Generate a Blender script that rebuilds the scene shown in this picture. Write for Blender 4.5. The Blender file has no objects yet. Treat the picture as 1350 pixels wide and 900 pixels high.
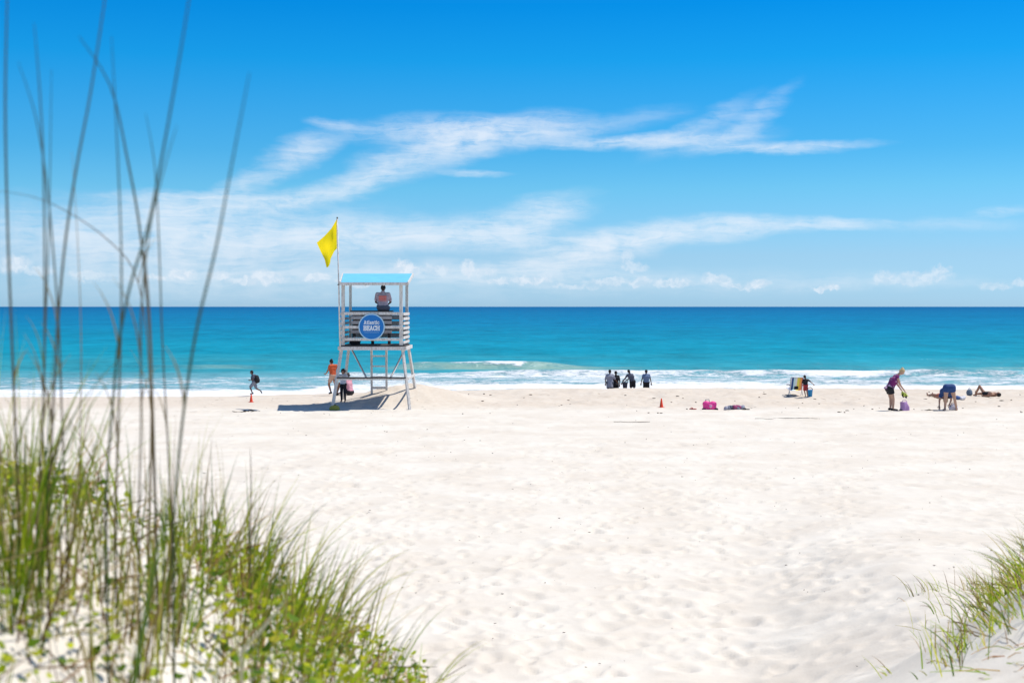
import bpy, bmesh, math, random
import numpy as np
from mathutils import Vector, Matrix

random.seed(7)
RNG = np.random.default_rng(11)
SC = bpy.context.scene
COL = SC.collection
R = math.radians
EYE, F, CX, HY = 3.8, 1875.0, 675.0, 404.0     # eye height, focal length and horizon in photo pixels
SEA = -1.1

def at(px, py, Y):
    return Vector(((px - CX) / F * Y, Y, EYE - (py - HY) / F * Y))

def on_ground(px, py, g=0.0):
    """the point of the beach seen at a photo pixel, resting on the real surface"""
    Y = 40.
    while Y < 72:
        x = (px - CX) / F * Y; z = float(sand_z(x, Y))
        if z >= EYE - (py - HY) / F * Y: return Vector((x, Y, z + g - .012))
        Y += .05
    Y = EYE * F / (py - HY)
    return Vector(((px - CX) / F * Y, Y, float(sand_z((px - CX) / F * Y, Y)) + g))

# ------------------------------------------------------------------ object bookkeeping
def tag(o, label=None, cat=None, group=None, kind=None):
    if label: o['label'] = label
    if cat: o['category'] = cat
    if group: o['group'] = group
    if kind: o['kind'] = kind
    return o

def empty(name, loc=(0, 0, 0), rz=0.0, **k):
    o = bpy.data.objects.new(name, None)
    COL.objects.link(o)
    o.empty_display_size = 0.2
    o.location = loc
    o.rotation_euler = (0, 0, rz)
    return tag(o, **k)

def link(name, me, mat=None, parent=None, **k):
    o = bpy.data.objects.new(name, me)
    COL.objects.link(o)
    if mat is not None:
        me.materials.clear()
        for m in (mat if isinstance(mat, (list, tuple)) else [mat]):
            me.materials.append(m)
    if parent: o.parent = parent
    return tag(o, **k)

# ------------------------------------------------------------------ node helpers
class NT:
    def __init__(s, tree):
        s.t = tree
    def new(s, typ, **p):
        n = s.t.nodes.new(typ)
        for k, v in p.items(): setattr(n, k, v)
        return n
    def set(s, sock, v):
        if isinstance(v, bpy.types.NodeSocket): s.t.links.new(v, sock)
        elif v is not None: sock.default_value = v
    def m(s, op, a, b=None, c=None, clamp=False):
        n = s.new('ShaderNodeMath', operation=op, use_clamp=clamp)
        s.set(n.inputs[0], a); s.set(n.inputs[1], b); s.set(n.inputs[2], c)
        return n.outputs[0]
    def v(s, op, a, b=None, scale=None):
        n = s.new('ShaderNodeVectorMath', operation=op)
        s.set(n.inputs[0], a); s.set(n.inputs[1], b)
        if scale is not None: s.set(n.inputs['Scale'], scale)
        return n.outputs['Value'] if op in ('LENGTH', 'DOT_PRODUCT', 'DISTANCE') else n.outputs[0]
    def noise(s, vec, scale, detail=4, rough=.55, dist=0, color=False):
        n = s.new('ShaderNodeTexNoise')
        s.set(n.inputs['Vector'], vec); s.set(n.inputs['Scale'], scale)
        n.inputs['Detail'].default_value = detail; n.inputs['Roughness'].default_value = rough
        n.inputs['Distortion'].default_value = dist
        return n.outputs['Color'] if color else n.outputs[0]
    def mapr(s, v, a, b, c=0., d=1., smooth=True):
        n = s.new('ShaderNodeMapRange', interpolation_type='SMOOTHSTEP' if smooth else 'LINEAR')
        s.set(n.inputs[0], v)
        for i, x in enumerate((a, b, c, d)): s.set(n.inputs[i + 1], x)
        return n.outputs[0]
    def mix(s, f, a, b, mode='MIX'):
        n = s.new('ShaderNodeMix', data_type='RGBA', blend_type=mode)
        s.set(n.inputs['Factor'], f)
        s.set(n.inputs[6], a); s.set(n.inputs[7], b)
        return n.outputs[2]
    def mapping(s, vec, loc=(0, 0, 0), rot=(0, 0, 0), scale=(1, 1, 1), typ='POINT'):
        n = s.new('ShaderNodeMapping', vector_type=typ)
        s.set(n.inputs[0], vec)
        n.inputs[1].default_value = loc; n.inputs[2].default_value = rot; n.inputs[3].default_value = scale
        return n.outputs[0]
    def ramp(s, f, stops, interp='LINEAR'):
        n = s.new('ShaderNodeValToRGB'); s.set(n.inputs[0], f)
        cr = n.color_ramp; cr.interpolation = interp
        while len(cr.elements) < len(stops): cr.elements.new(.5)
        for e, (p, c) in zip(cr.elements, stops):
            e.position = p; e.color = c if len(c) == 4 else (*c, 1)
        return n.outputs[0]
    def bump(s, h, strength, dist, normal=None):
        n = s.new('ShaderNodeBump'); s.set(n.inputs['Height'], h)
        n.inputs['Strength'].default_value = strength; n.inputs['Distance'].default_value = dist
        s.set(n.inputs['Normal'], normal)
        return n.outputs[0]
    def sep(s, v):
        n = s.new('ShaderNodeSeparateXYZ'); s.set(n.inputs[0], v); return n.outputs
    def comb(s, x=0., y=0., z=0.):
        n = s.new('ShaderNodeCombineXYZ')
        for i, v in enumerate((x, y, z)): s.set(n.inputs[i], v)
        return n.outputs[0]

def c4(c): return (c[0], c[1], c[2], 1.0)

MATS = {}
def mat(name, color, rough=.6, var=.12, scale=6., spec=.3, bump=0., bscale=40., trans=0.):
    """procedural matt material: colour broken up by two noises, optional bump"""
    if name in MATS: return MATS[name]
    m = bpy.data.materials.new(name); m.use_nodes = True
    n = NT(m.node_tree); b = m.node_tree.nodes['Principled BSDF']
    tc = n.new('ShaderNodeTexCoord').outputs['Object']
    a = n.noise(tc, scale, 5, .6); f = n.noise(tc, scale * 6, 3, .6)
    k = n.m('ADD', n.m('MULTIPLY', a, 2 * var), n.m('MULTIPLY', f, var))
    k = n.m('ADD', k, 1 - 1.5 * var)
    cc = n.v('SCALE', (color[0], color[1], color[2]), scale=k)
    n.set(b.inputs['Base Color'], cc)
    b.inputs['Roughness'].default_value = rough
    b.inputs['Specular IOR Level'].default_value = spec
    if bump: n.set(b.inputs['Normal'], n.bump(n.noise(tc, bscale, 4), .6, bump))
    if trans:
        out = [x for x in m.node_tree.nodes if x.type == 'OUTPUT_MATERIAL'][0]
        t = n.new('ShaderNodeBsdfTranslucent'); n.set(t.inputs[0], cc)
        mx = n.new('ShaderNodeMixShader'); mx.inputs[0].default_value = trans
        n.set(mx.inputs[1], b.outputs[0]); n.set(mx.inputs[2], t.outputs[0])
        n.set(out.inputs[0], mx.outputs[0])
    MATS[name] = m
    return m

def painted_wood(name, color, wear=(.30, .26, .21), amount=.45):
    m = bpy.data.materials.new(name); m.use_nodes = True
    n = NT(m.node_tree); b = m.node_tree.nodes['Principled BSDF']
    geo = n.new('ShaderNodeNewGeometry'); P = geo.outputs['Position']
    g = n.noise(n.mapping(P, scale=(9, 9, 2.5)), 3, 6, .7)
    f = n.noise(P, 35, 4, .7)
    w = n.mapr(n.m('ADD', n.m('MULTIPLY', g, .7), n.m('MULTIPLY', f, .3)), amount + .08, amount + .26)
    big = n.noise(P, 2.2, 3)
    col = n.mix(w, n.v('SCALE', color, scale=n.m('ADD', n.m('MULTIPLY', big, .3), .85)), c4(wear))
    n.set(b.inputs['Base Color'], col)
    b.inputs['Roughness'].default_value = .65
    n.set(b.inputs['Normal'], n.bump(n.m('ADD', f, g), .4, .004))
    return m

# ------------------------------------------------------------------ mesh helpers
def box_bm(bm, p0, p1, w, h, up=(0, 0, 1)):
    """bar of section w x h running from p0 to p1"""
    p0, p1 = Vector(p0), Vector(p1); d = (p1 - p0); L = d.length; d.normalize()
    up = Vector(up)
    if abs(d.dot(up)) > .98: up = Vector((0, 1, 0))
    s = d.cross(up).normalized(); u = s.cross(d).normalized()
    M = Matrix((s, d, u)).transposed().to_4x4(); M.translation = (p0 + p1) / 2
    r = bmesh.ops.create_cube(bm, size=1, matrix=M @ Matrix.Diagonal((w, L, h, 1)))
    return r['verts']

def finish(bm, bevel=0., smooth=False):
    if bevel:
        bmesh.ops.bevel(bm, geom=bm.edges[:], offset=bevel, segments=2, affect='EDGES', profile=.6)
    bmesh.ops.recalc_face_normals(bm, faces=bm.faces[:])
    me = bpy.data.meshes.new('m'); bm.to_mesh(me); bm.free()
    if smooth:
        me.polygons.foreach_set('use_smooth', [True] * len(me.polygons))
    return me

def bar(name, p0, p1, w, h, m, parent=None, bevel=.006, **k):
    bm = bmesh.new(); box_bm(bm, p0, p1, w, h)
    return link(name, finish(bm, bevel), m, parent, **k)

def bars(name, segs, m, parent=None, bevel=.005, **k):
    bm = bmesh.new()
    for p0, p1, w, h in segs: box_bm(bm, p0, p1, w, h)
    return link(name, finish(bm, bevel), m, parent, **k)

def tube_bm(bm, pts, rad, n=8, cap=True):
    pts = [Vector(p) for p in pts]; rings = []
    for i, p in enumerate(pts):
        a = pts[max(i - 1, 0)]; b = pts[min(i + 1, len(pts) - 1)]
        d = (b - a).normalized()
        s = d.cross(Vector((.13, .97, .2)) if abs(d.y) < .9 else Vector((1, 0, 0))).normalized(); u = s.cross(d)
        r = rad[i] if isinstance(rad, (list, tuple)) else rad
        rings.append([bm.verts.new(p + (s * math.cos(t) + u * math.sin(t)) * r) for t in [2 * math.pi * j / n for j in range(n)]])
    for a, b in zip(rings, rings[1:]):
        for j in range(n):
            bm.faces.new((a[j], a[(j + 1) % n], b[(j + 1) % n], b[j]))
    if cap:
        bm.faces.new(rings[0][::-1]); bm.faces.new(rings[-1])

def tube(name, pts, rad, m, parent=None, n=8, **k):
    bm = bmesh.new(); tube_bm(bm, pts, rad, n)
    return link(name, finish(bm, smooth=True), m, parent, **k)

def lathe_bm(bm, prof, n=20, center=(0, 0, 0), sx=1., sy=1.):
    c = Vector(center); rings = []
    for r, z in prof:
        rings.append([bm.verts.new(c + Vector((r * sx * math.cos(t), r * sy * math.sin(t), z))) for t in [2 * math.pi * j / n for j in range(n)]])
    for a, b in zip(rings, rings[1:]):
        for j in range(n): bm.faces.new((a[j], a[(j + 1) % n], b[(j + 1) % n], b[j]))
    bm.faces.new(rings[0][::-1]); bm.faces.new(rings[-1])

def ell_bm(bm, c, r, rot=None, seg=16):
    M = Matrix.Translation(c)
    if rot is not None: M = M @ rot
    return bmesh.ops.create_uvsphere(bm, u_segments=seg, v_segments=seg // 2 + 2, radius=1, matrix=M @ Matrix.Diagonal((*r, 1)))['verts']

def cap_bm(bm, a, b, ra, rb, flat=False, seg=14, sq=1., axis=None):
    """tapered capsule a->b; flat: no end spheres"""
    a, b = Vector(a), Vector(b); d = b - a; L = d.length
    if L < 1e-5: return
    q = Vector((0, 0, 1)).rotation_difference(d.normalized()).to_matrix().to_4x4()
    M = Matrix.Translation((a + b) / 2) @ q
    bmesh.ops.create_cone(bm, cap_ends=True, segments=seg, radius1=ra, radius2=rb, depth=L, matrix=M)
    if not flat:
        ell_bm(bm, a, (ra,) * 3, seg=seg); ell_bm(bm, b, (rb,) * 3, seg=seg)

def fuse(bm, voxel=.012, smooth=4, factor=.5):
    """voxel union of everything in bm -> one continuous smooth mesh"""
    bmesh.ops.recalc_face_normals(bm, faces=bm.faces[:])
    me = bpy.data.meshes.new('tmp'); bm.to_mesh(me); bm.free()
    o = bpy.data.objects.new('tmp', me); COL.objects.link(o)
    r = o.modifiers.new('r', 'REMESH'); r.mode = 'VOXEL'; r.voxel_size = voxel
    s = o.modifiers.new('s', 'SMOOTH'); s.iterations = smooth; s.factor = factor
    dg = bpy.context.evaluated_depsgraph_get()
    out = bpy.data.meshes.new_from_object(o.evaluated_get(dg))
    bpy.data.objects.remove(o); bpy.data.meshes.remove(me)
    out.polygons.foreach_set('use_smooth', [True] * len(out.polygons))
    return out

# ------------------------------------------------------------------ materials
SKIN_L = mat('skin_fair', (.50, .30, .21), .5, .06, 9)
SKIN_T = mat('skin_tan', (.36, .19, .12), .5, .06, 9)
SKIN_D = mat('skin_brown', (.16, .085, .055), .5, .06, 9)
HAIR_D = mat('hair_dark', (.018, .013, .012), .55, .25, 30)
HAIR_B = mat('hair_blond', (.55, .40, .20), .55, .2, 30)
BLACK = mat('cloth_black', (.018, .018, .022), .8, .2, 12)
NAVY = mat('cloth_navy', (.02, .06, .19), .75, .2, 10, bump=.004)
GREY = mat('cloth_grey', (.34, .35, .42), .85, .14, 9, bump=.004)
GREYD = mat('cloth_slate', (.10, .11, .15), .85, .2, 9, bump=.004)
WHITE_C = mat('cloth_white', (.70, .69, .72), .85, .1, 9, bump=.004)
ORANGE = mat('cloth_orange', (.55, .10, .035), .8, .2, 9, bump=.004)
PINK_C = mat('cloth_pink', (.62, .30, .36), .85, .25, 14)
RED_C = mat('cloth_red', (.45, .05, .05), .8, .2, 12)
BLUEGREY = mat('cloth_blue_grey', (.17, .24, .38), .85, .2, 12)
CONE = mat('cone_red', (.75, .06, .02), .45, .1, 8)
PINK_BAG = mat('bag_pink', (.78, .06, .30), .55, .2, 7)
LILAC = mat('bag_lilac', (.46, .27, .52), .6, .15, 16)
LIME = mat('lime', (.52, .62, .10), .5, .15, 10)
BLUE_P = mat('plastic_blue', (.02, .23, .52), .35, .12, 8)
OLIVE = mat('olive_plastic', (.42, .36, .06), .5, .2, 8)
METAL = mat('metal_grey', (.55, .56, .58), .35, .05, 10)
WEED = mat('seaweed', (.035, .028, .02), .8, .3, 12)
YELLOW = mat('flag_yellow', (1., .72, .012), .7, .01, 2, trans=.68)
PATTERN = None

def purple_print():
    m = bpy.data.materials.new('purple_print'); m.use_nodes = True
    n = NT(m.node_tree); b = m.node_tree.nodes['Principled BSDF']
    tc = n.new('ShaderNodeTexCoord').outputs['Object']
    vo = n.new('ShaderNodeTexVoronoi'); vo.inputs['Scale'].default_value = 8.5; n.set(vo.inputs['Vector'], tc)
    z = n.sep(tc)[2]
    f = n.m('MULTIPLY', n.mapr(vo.outputs['Distance'], .42, .30), n.mapr(z, 1.15, .92, .25, 1.))
    n.set(b.inputs['Base Color'], n.mix(f, (.17, .014, .13, 1), (.68, .48, .58, 1)))
    b.inputs['Roughness'].default_value = .85
    return m

# ------------------------------------------------------------------ people
def person(loc, rz, J, label, skin, scale=1., hair=None, hair_style='short', shirt=None, shorts=None, hat=None, shoes=None,
           girth=1., sleeves=.55, leg_cut=.75, shirt_len=1., face_dir=(0, 1, 0), long_legs=False, hide_shirt=False, extra=None, cat='person'):
    """J: joints in metres for a figure facing +y; one fused body, clothes and hair as children"""
    root = empty('person', loc, rz, label=label, cat=cat)
    root.scale = (1, 1, 1)
    j = {k: Vector(v) * scale for k, v in J.items()}
    s = scale; g = girth
    pel, che, nek, hd = j['pelvis'], j['chest'], j['neck'], j['head']
    up = (nek - pel).normalized()
    def torso(bm, inf, low=0., high=1.):
        mid = pel.lerp(che, .45)
        side = (j['shL'] - j['shR']).normalized()
        hs = (j['hipL'] - j['hipR']).normalized()
        for c, w, r in ((pel, .075, .105), (mid, .055, .095), (che, .085, .105)):
            cap_bm(bm, c - side * w * s * g, c + side * w * s * g, (r + inf) * s * g, (r + inf) * s * g)
        for sg in (-1, 1):
            cap_bm(bm, pel + hs * .07 * s * sg * g, mid + side * .05 * s * sg * g, (.105 + inf) * s * g, (.092 + inf) * s * g)
            cap_bm(bm, mid + side * .05 * s * sg * g, che + side * .085 * s * sg * g, (.092 + inf) * s * g, (.1 + inf) * s * g)
        cap_bm(bm, j['shL'], j['shR'], (.058 + inf) * s, (.058 + inf) * s)
        cap_bm(bm, che, nek, (.1 + inf) * s * g, (.06 + inf) * s)
    bm = bmesh.new()
    torso(bm, 0.)
    cap_bm(bm, nek, nek.lerp(hd, .7), .055 * s, .05 * s)
    hr = .098 * s * (1.0 if s > .85 else 1.0 + (.85 - s) * .75)
    fd = Vector(face_dir).normalized()
    hup = (hd - nek).normalized()
    fr = (fd - hup * fd.dot(hup)).normalized() if abs(fd.dot(hup)) < .95 else Vector((0, 1, 0))
    sd = fr.cross(hup).normalized()
    HM = Matrix((sd, fr, hup)).transposed().to_4x4()
    hloc = lambda x, y, z: hd + sd * x * hr + fr * y * hr + hup * z * hr
    ell_bm(bm, hd + hup * .12 * hr, (hr * .80, hr * .98, hr * 1.12), HM, 20)
    ell_bm(bm, hloc(0, .25, -.62), (hr * .55, hr * .62, hr * .55), HM)
    ell_bm(bm, hloc(0, .98, -.12), (hr * .12, hr * .2, hr * .22), HM, 8)
    for sg in (-1, 1): ell_bm(bm, hloc(.83 * sg, -.05, -.05), (hr * .1, hr * .2, hr * .28), HM, 8)
    for S in 'LR':
        sh, el, wr, hn = j['sh' + S], j['el' + S], j['wr' + S], j['ha' + S]
        cap_bm(bm, sh, el, .05 * s * g, .038 * s); cap_bm(bm, el, wr, .038 * s, .026 * s)
        d = (hn - wr).normalized(); pe = wr + d * .085 * s
        w = d.cross(Vector((.2, 1, .1))).normalized()
        cap_bm(bm, wr - w * .012 * s, pe - w * .018 * s, .02 * s, .019 * s); cap_bm(bm, wr + w * .012 * s, pe + w * .018 * s, .02 * s, .019 * s)
        hp, kn, an, to = j['hip' + S], j['kn' + S], j['an' + S], j['to' + S]
        cap_bm(bm, hp, kn, .085 * s * g, .055 * s); cap_bm(bm, kn, kn.lerp(an, .35), .055 * s, .052 * s); cap_bm(bm, kn.lerp(an, .35), an, .052 * s, .036 * s)
        cap_bm(bm, an - (to - an).normalized() * .03 * s - Vector((0, 0, .03 * s)), to, .036 * s, .03 * s)
    me = fuse(bm, .012 * max(s, .7), 3)
    # fingers: four of unequal length and a thumb per hand, rooted inside the palm
    fb = bmesh.new(); fb.from_mesh(me)
    for S in 'LR':
        wr, hn = j['wr' + S], j['ha' + S]; d = (hn - wr).normalized(); w = d.cross(Vector((.2, 1, .1))).normalized(); nn = w.cross(d)
        for i, (o, L) in enumerate(((-.027, .068), (-.009, .078), (.009, .072), (.027, .056))):
            a = wr + d * .075 * s + w * o * s; b = a + d * L * .55 * s + nn * .006 * s; c = a + d * L * s + nn * .022 * s
            tube_bm(fb, [a, b, c], [.0095 * s, .0085 * s, .0065 * s], 6)
        a = wr + d * .03 * s - w * .03 * s
        tube_bm(fb, [a, a + (d - w) * .03 * s, a + (d * 1.5 - w) * .042 * s], [.012 * s, .01 * s, .008 * s], 6)
    fb.to_mesh(me); fb.free()
    me.polygons.foreach_set('use_smooth', [True] * len(me.polygons))
    link('body', me, skin, root)
    # eyes and mouth
    for sg in (-1, 1):
        bm = bmesh.new(); ell_bm(bm, hloc(.32 * sg, .90, .08), (hr * .12, hr * .06, hr * .07), HM, 8)
        link('eye', finish(bm, smooth=True), mat('eye_dark', (.02, .015, .015), .2), root)
    bm = bmesh.new(); ell_bm(bm, hloc(0, .84, -.5), (hr * .24, hr * .06, hr * .06), HM, 8)
    link('mouth', finish(bm, smooth=True), mat('lips', (.30, .09, .08), .5), root)
    if hair:
        bm = bmesh.new()
        ell_bm(bm, hloc(0, -.12, .30), (hr * .90, hr * .98, hr * 1.06), HM, 18)
        if hair_style == 'long':
            cap_bm(bm, hloc(0, -.5, .2), hloc(0, -.75, -1.5), .75 * hr, .55 * hr)
        elif hair_style == 'bun':
            ell_bm(bm, hloc(0, -.75, .95), (hr * .5,) * 3, HM, 12); ell_bm(bm, hloc(0, -.35, -.1), (hr * .8, hr * .75, hr * .75), HM, 12)
        elif hair_style == 'curly':
            ell_bm(bm, hloc(0, -.2, .25), (hr * 1.18, hr * 1.15, hr * 1.15), HM, 18)
            rr = random.Random(3)
            for _ in range(40):
                a = rr.uniform(0, 6.28); b = rr.uniform(-.2, 1.5)
                ell_bm(bm, hloc(1.15 * math.cos(a) * math.cos(b), -.2 + 1.1 * math.sin(a) * math.cos(b) - .1, .25 + 1.15 * math.sin(b)), (hr * .28,) * 3, HM, 8)
        else:
            ell_bm(bm, hloc(0, -.42, -.15), (hr * .76, hr * .6, hr * .7), HM, 14)
        # clear the face
        geom = bm.verts[:] + bm.edges[:] + bm.faces[:]
        hm = fuse(bm, .012 * max(s, .7), 2)
        hb = bmesh.new(); hb.from_mesh(hm)
        kill = [v for v in hb.verts if (v.co - hd).dot(fr) > .45 * hr and (v.co - hd).dot(hup) < .62 * hr]
        bmesh.ops.delete(hb, geom=kill, context='VERTS'); hb.to_mesh(hm); hb.free()
        link('hair', hm, hair, root)
    if hat:
        bm = bmesh.new()
        ell_bm(bm, hloc(0, -.02, .45), (hr * .95, hr * 1.08, hr * .88), HM, 18)
        cap_bm(bm, hloc(-.35, .75, .5), hloc(-.25, 1.5, .36), .16 * hr, .1 * hr); cap_bm(bm, hloc(.35, .75, .5), hloc(.25, 1.5, .36), .16 * hr, .1 * hr)
        cap_bm(bm, hloc(0, .75, .52), hloc(0, 1.6, .38), .16 * hr, .1 * hr)
        ell_bm(bm, hloc(0, 0, .2), (hr * .97, hr * 1.1, hr * .2), HM, 16)
        link('cap', fuse(bm, .01, 2), hat, root)
    if shirt:
        bm = bmesh.new(); torso(bm, .016)
        for S in 'LR':
            sh, el = j['sh' + S], j['el' + S]
            if sleeves > 0: cap_bm(bm, sh, sh.lerp(el, sleeves), (.068) * s * g, (.062 if sleeves < .9 else .05) * s * g)
        if shirt_len > 1:
            cap_bm(bm, pel, pel - up * (shirt_len - 1) * .3 * s, .15 * s * g, .17 * s * g, flat=True)
        sm = fuse(bm, .012 * max(s, .7), 3)
        sb = bmesh.new(); sb.from_mesh(sm)
        cut = pel + up * ((.02 if shirt_len <= 1 else -.3 * (shirt_len - 1)) * s)
        kill = [v for v in sb.verts if (v.co - cut).dot(up) < 0 or (v.co - nek).dot(up) > .035 * s]
        bmesh.ops.delete(sb, geom=kill, context='VERTS'); sb.to_mesh(sm); sb.free()
        link('shirt', sm, shirt, root)
    if shorts:
        bm = bmesh.new()
        hs = (j['hipL'] - j['hipR']).normalized()
        cap_bm(bm, pel - hs * .08 * s * g, pel + hs * .08 * s * g, .12 * s * g, .12 * s * g)
        cap_bm(bm, pel - hs * .06 * s * g, pel - hs * .06 * s * g + up * .1 * s, .115 * s * g, .11 * s * g); cap_bm(bm, pel + hs * .06 * s * g, pel + hs * .06 * s * g + up * .1 * s, .115 * s * g, .11 * s * g)
        for S in 'LR':
            hp, kn, an = j['hip' + S], j['kn' + S], j['an' + S]
            if long_legs:
                cap_bm(bm, hp, kn, .1 * s * g, .067 * s); cap_bm(bm, kn, kn.lerp(an, .9), .067 * s, .05 * s)
            else:
                cap_bm(bm, hp, hp.lerp(kn, leg_cut * .5), .102 * s * g, .1 * s * g); cap_bm(bm, hp, hp.lerp(kn, leg_cut), .102 * s * g, .096 * s * g, flat=True)
        link('trousers' if long_legs else 'shorts', fuse(bm, .012 * max(s, .7), 3), shorts, root)
    if shoes:
        for S in 'LR':
            an, to = j['an' + S], j['to' + S]; d = (to - an).normalized()
            bm = bmesh.new(); cap_bm(bm, an - d * .05 * s - Vector((0, 0, .035 * s)), to, .046 * s, .04 * s)
            link('shoe', fuse(bm, .01, 2), shoes, root)
    return root

def stand(**ch):
    J = dict(pelvis=(0, 0, .93), chest=(0, 0, 1.27), neck=(0, 0, 1.44), head=(0, .02, 1.58),
             shL=(-.17, 0, 1.38), shR=(.17, 0, 1.38), elL=(-.24, -.03, 1.11), elR=(.24, -.03, 1.11),
             wrL=(-.25, .03, .87), wrR=(.25, .03, .87), haL=(-.25, .05, .72), haR=(.25, .05, .72),
             hipL=(-.085, 0, .88), hipR=(.085, 0, .88), knL=(-.1, .01, .48), knR=(.1, .01, .48),
             anL=(-.1, -.02, .08), anR=(.1, -.02, .08), toL=(-.12, .12, .035), toR=(.12, .12, .035))
    J.update(ch); return J

def build_people():
    def gp(px, Y): return Vector(((px - CX) / F * Y, Y, float(sand_z((px - CX) / F * Y, Y))))
    # lifeguard on the high bench, seen from behind, elbows on knees
    b = at(504.5, 409, 54.4)
    J = stand(pelvis=(0, 0, .12), chest=(0, .07, .46), neck=(0, .12, .66), head=(0, .19, .79),
              shL=(-.20, .09, .58), shR=(.20, .09, .58), elL=(-.27, .22, .30), elR=(.27, .22, .30), wrL=(-.14, .45, .2), wrR=(.14, .45, .2),
              haL=(-.06, .55, .17), haR=(.06, .55, .17), hipL=(-.1, .02, .08), hipR=(.1, .02, .08), knL=(-.15, .46, .08), knR=(.15, .46, .08),
              anL=(-.13, .5, -.38), anR=(.13, .5, -.38), toL=(-.14, .63, -.43), toR=(.14, .63, -.43))
    m = bpy.data.materials.new('guard_shirt'); m.use_nodes = True
    n = NT(m.node_tree); bs = m.node_tree.nodes['Principled BSDF']
    tc = n.new('ShaderNodeTexCoord').outputs['Object']; x, y, z = n.sep(tc)
    pr = n.m('MULTIPLY', n.mapr(n.m('ABSOLUTE', x), .17, .13), n.m('MULTIPLY', n.mapr(z, .33, .38), n.mapr(z, .60, .55)))
    lines = n.mapr(n.m('SINE', n.m('MULTIPLY', z, 75.)), -.6, .0)
    pr = n.m('MULTIPLY', pr, n.m('ADD', n.m('MULTIPLY', lines, .5), .5))
    ns = n.noise(tc, 14, 4)
    base = n.v('SCALE', (.48, .35, .40), scale=n.m('ADD', ns, .5))
    n.set(bs.inputs['Base Color'], n.mix(pr, base, (.85, .17, .13, 1))); bs.inputs['Roughness'].default_value = .85
    person(b, 0, J, 'lifeguard seated on the high tower bench, back turned, in a red printed grey shirt', SKIN_D, 1.06,
           hair=HAIR_D, shirt=m, shorts=GREYD, hat=BLACK, girth=1.14, sleeves=.7, face_dir=(0, 1, -.15))
    # walker with the orange top by the tower's front leg
    J = stand(chest=(0, .04, 1.25), neck=(0, .08, 1.42), head=(0, .14, 1.55), elL=(-.23, .12, 1.12), wrL=(-.2, .3, 1.0), haL=(-.2, .42, .98),
              elR=(.24, -.1, 1.12), wrR=(.24, .05, .92), haR=(.24, .1, .8), knL=(-.1, .2, .52), anL=(-.1, .02, .16), toL=(-.1, .16, .10),
              knR=(.1, -.05, .48), anR=(.1, -.22, .09), toR=(.1, -.12, .04))
    person(on_ground(439, 521), R(40), J, 'person walking left beside the tower leg in an orange top and pale shorts', SKIN_T, .93,
           hair=HAIR_D, hair_style='bun', shirt=ORANGE, shorts=mat('cloth_peach', (.56, .36, .27), .8), shoes=BLACK, sleeves=.3, leg_cut=.7)
    # child with curly hair, pale top and black leggings
    J = stand(elL=(-.3, -.1, 1.2), wrL=(-.42, -.2, 1.22), haL=(-.5, -.25, 1.22), elR=(.32, -.1, 1.16), wrR=(.5, -.16, 1.14), haR=(.6, -.2, 1.14))
    person(gp(452.5, 55.2), R(165), J, 'curly haired child in a pale top and black leggings, arms spread, under the tower', SKIN_T, .74,
           hair=HAIR_D, hair_style='curly', shirt=WHITE_C, shorts=BLACK, long_legs=True, sleeves=.9)
    # seated person with big dark hair
    J = stand(pelvis=(0, 0, .12), chest=(0, .08, .42), neck=(0, .14, .6), head=(0, .17, .74), shL=(-.17, .11, .55), shR=(.17, .11, .55),
              elL=(-.25, .25, .36), elR=(.25, .25, .36), wrL=(-.12, .42, .42), wrR=(.12, .42, .42), haL=(-.03, .5, .45), haR=(.03, .5, .45),
              hipL=(-.1, .03, .12), hipR=(.1, .03, .12), knL=(-.14, .4, .46), knR=(.14, .4, .46), anL=(-.12, .55, .08), anR=(.12, .55, .08),
              toL=(-.13, .7, .04), toR=(.13, .7, .04))
    person(gp(461.5, 61.5), R(60), J, 'person with big dark hair sitting on the sand in pink, behind the tower', SKIN_T, 1.1,
           hair=HAIR_D, hair_style='curly', shirt=PINK_C, shorts=BLACK, sleeves=.6)
    # runner with a rucksack, heading left
    J = stand(pelvis=(0, 0, .92), chest=(0, .07, 1.25), neck=(0, .11, 1.42), head=(0, .16, 1.57), elL=(-.25, .0, 1.12), wrL=(-.22, .2, 1.05), haL=(-.2, .32, 1.06),
              elR=(.25, -.16, 1.16), wrR=(.25, -.02, .98), haR=(.25, .08, .95), knL=(-.1, .24, .58), anL=(-.1, .08, .2), toL=(-.1, .22, .14),
              knR=(.1, -.12, .5), anR=(.1, -.44, .34), toR=(.1, -.5, .2))
    rp = on_ground(335, 521.5)
    person(rp, R(82), J, 'child running left in grey shorts and dark top with a black rucksack', SKIN_D, .66,
           hair=HAIR_D, shirt=GREYD, shorts=mat('cloth_ash', (.24, .26, .32), .85, .2, 9), shoes=BLACK, sleeves=.6, leg_cut=.95, girth=1.1)
    bag = empty('backpack', rp + Vector((.13, -.02, .74)), R(82), label="black rucksack worn on the running child's back", cat='backpack')
    bm = bmesh.new(); ell_bm(bm, (0, 0, 0), (.15, .1, .19)); ell_bm(bm, (0, -.06, -.05), (.11, .07, .11))
    link('bag_body', fuse(bm, .012, 2), BLACK, bag)
    bm = bmesh.new()
    for sg in (-1, 1): tube_bm(bm, [(sg * .08, .08, -.12), (sg * .1, .24, .0), (sg * .09, .2, .18), (sg * .08, .06, .15)], .015)
    link('strap', finish(bm, smooth=True), BLACK, bag)
    # the group at the water's edge
    def gp(px, Y): return Vector(((px - CX) / F * Y, Y, float(sand_z((px - CX) / F * Y, Y))))
    J = stand(elL=(-.27, .0, 1.12), elR=(.30, .05, 1.14), wrR=(.42, .12, .98), haR=(.5, .16, .9))
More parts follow.
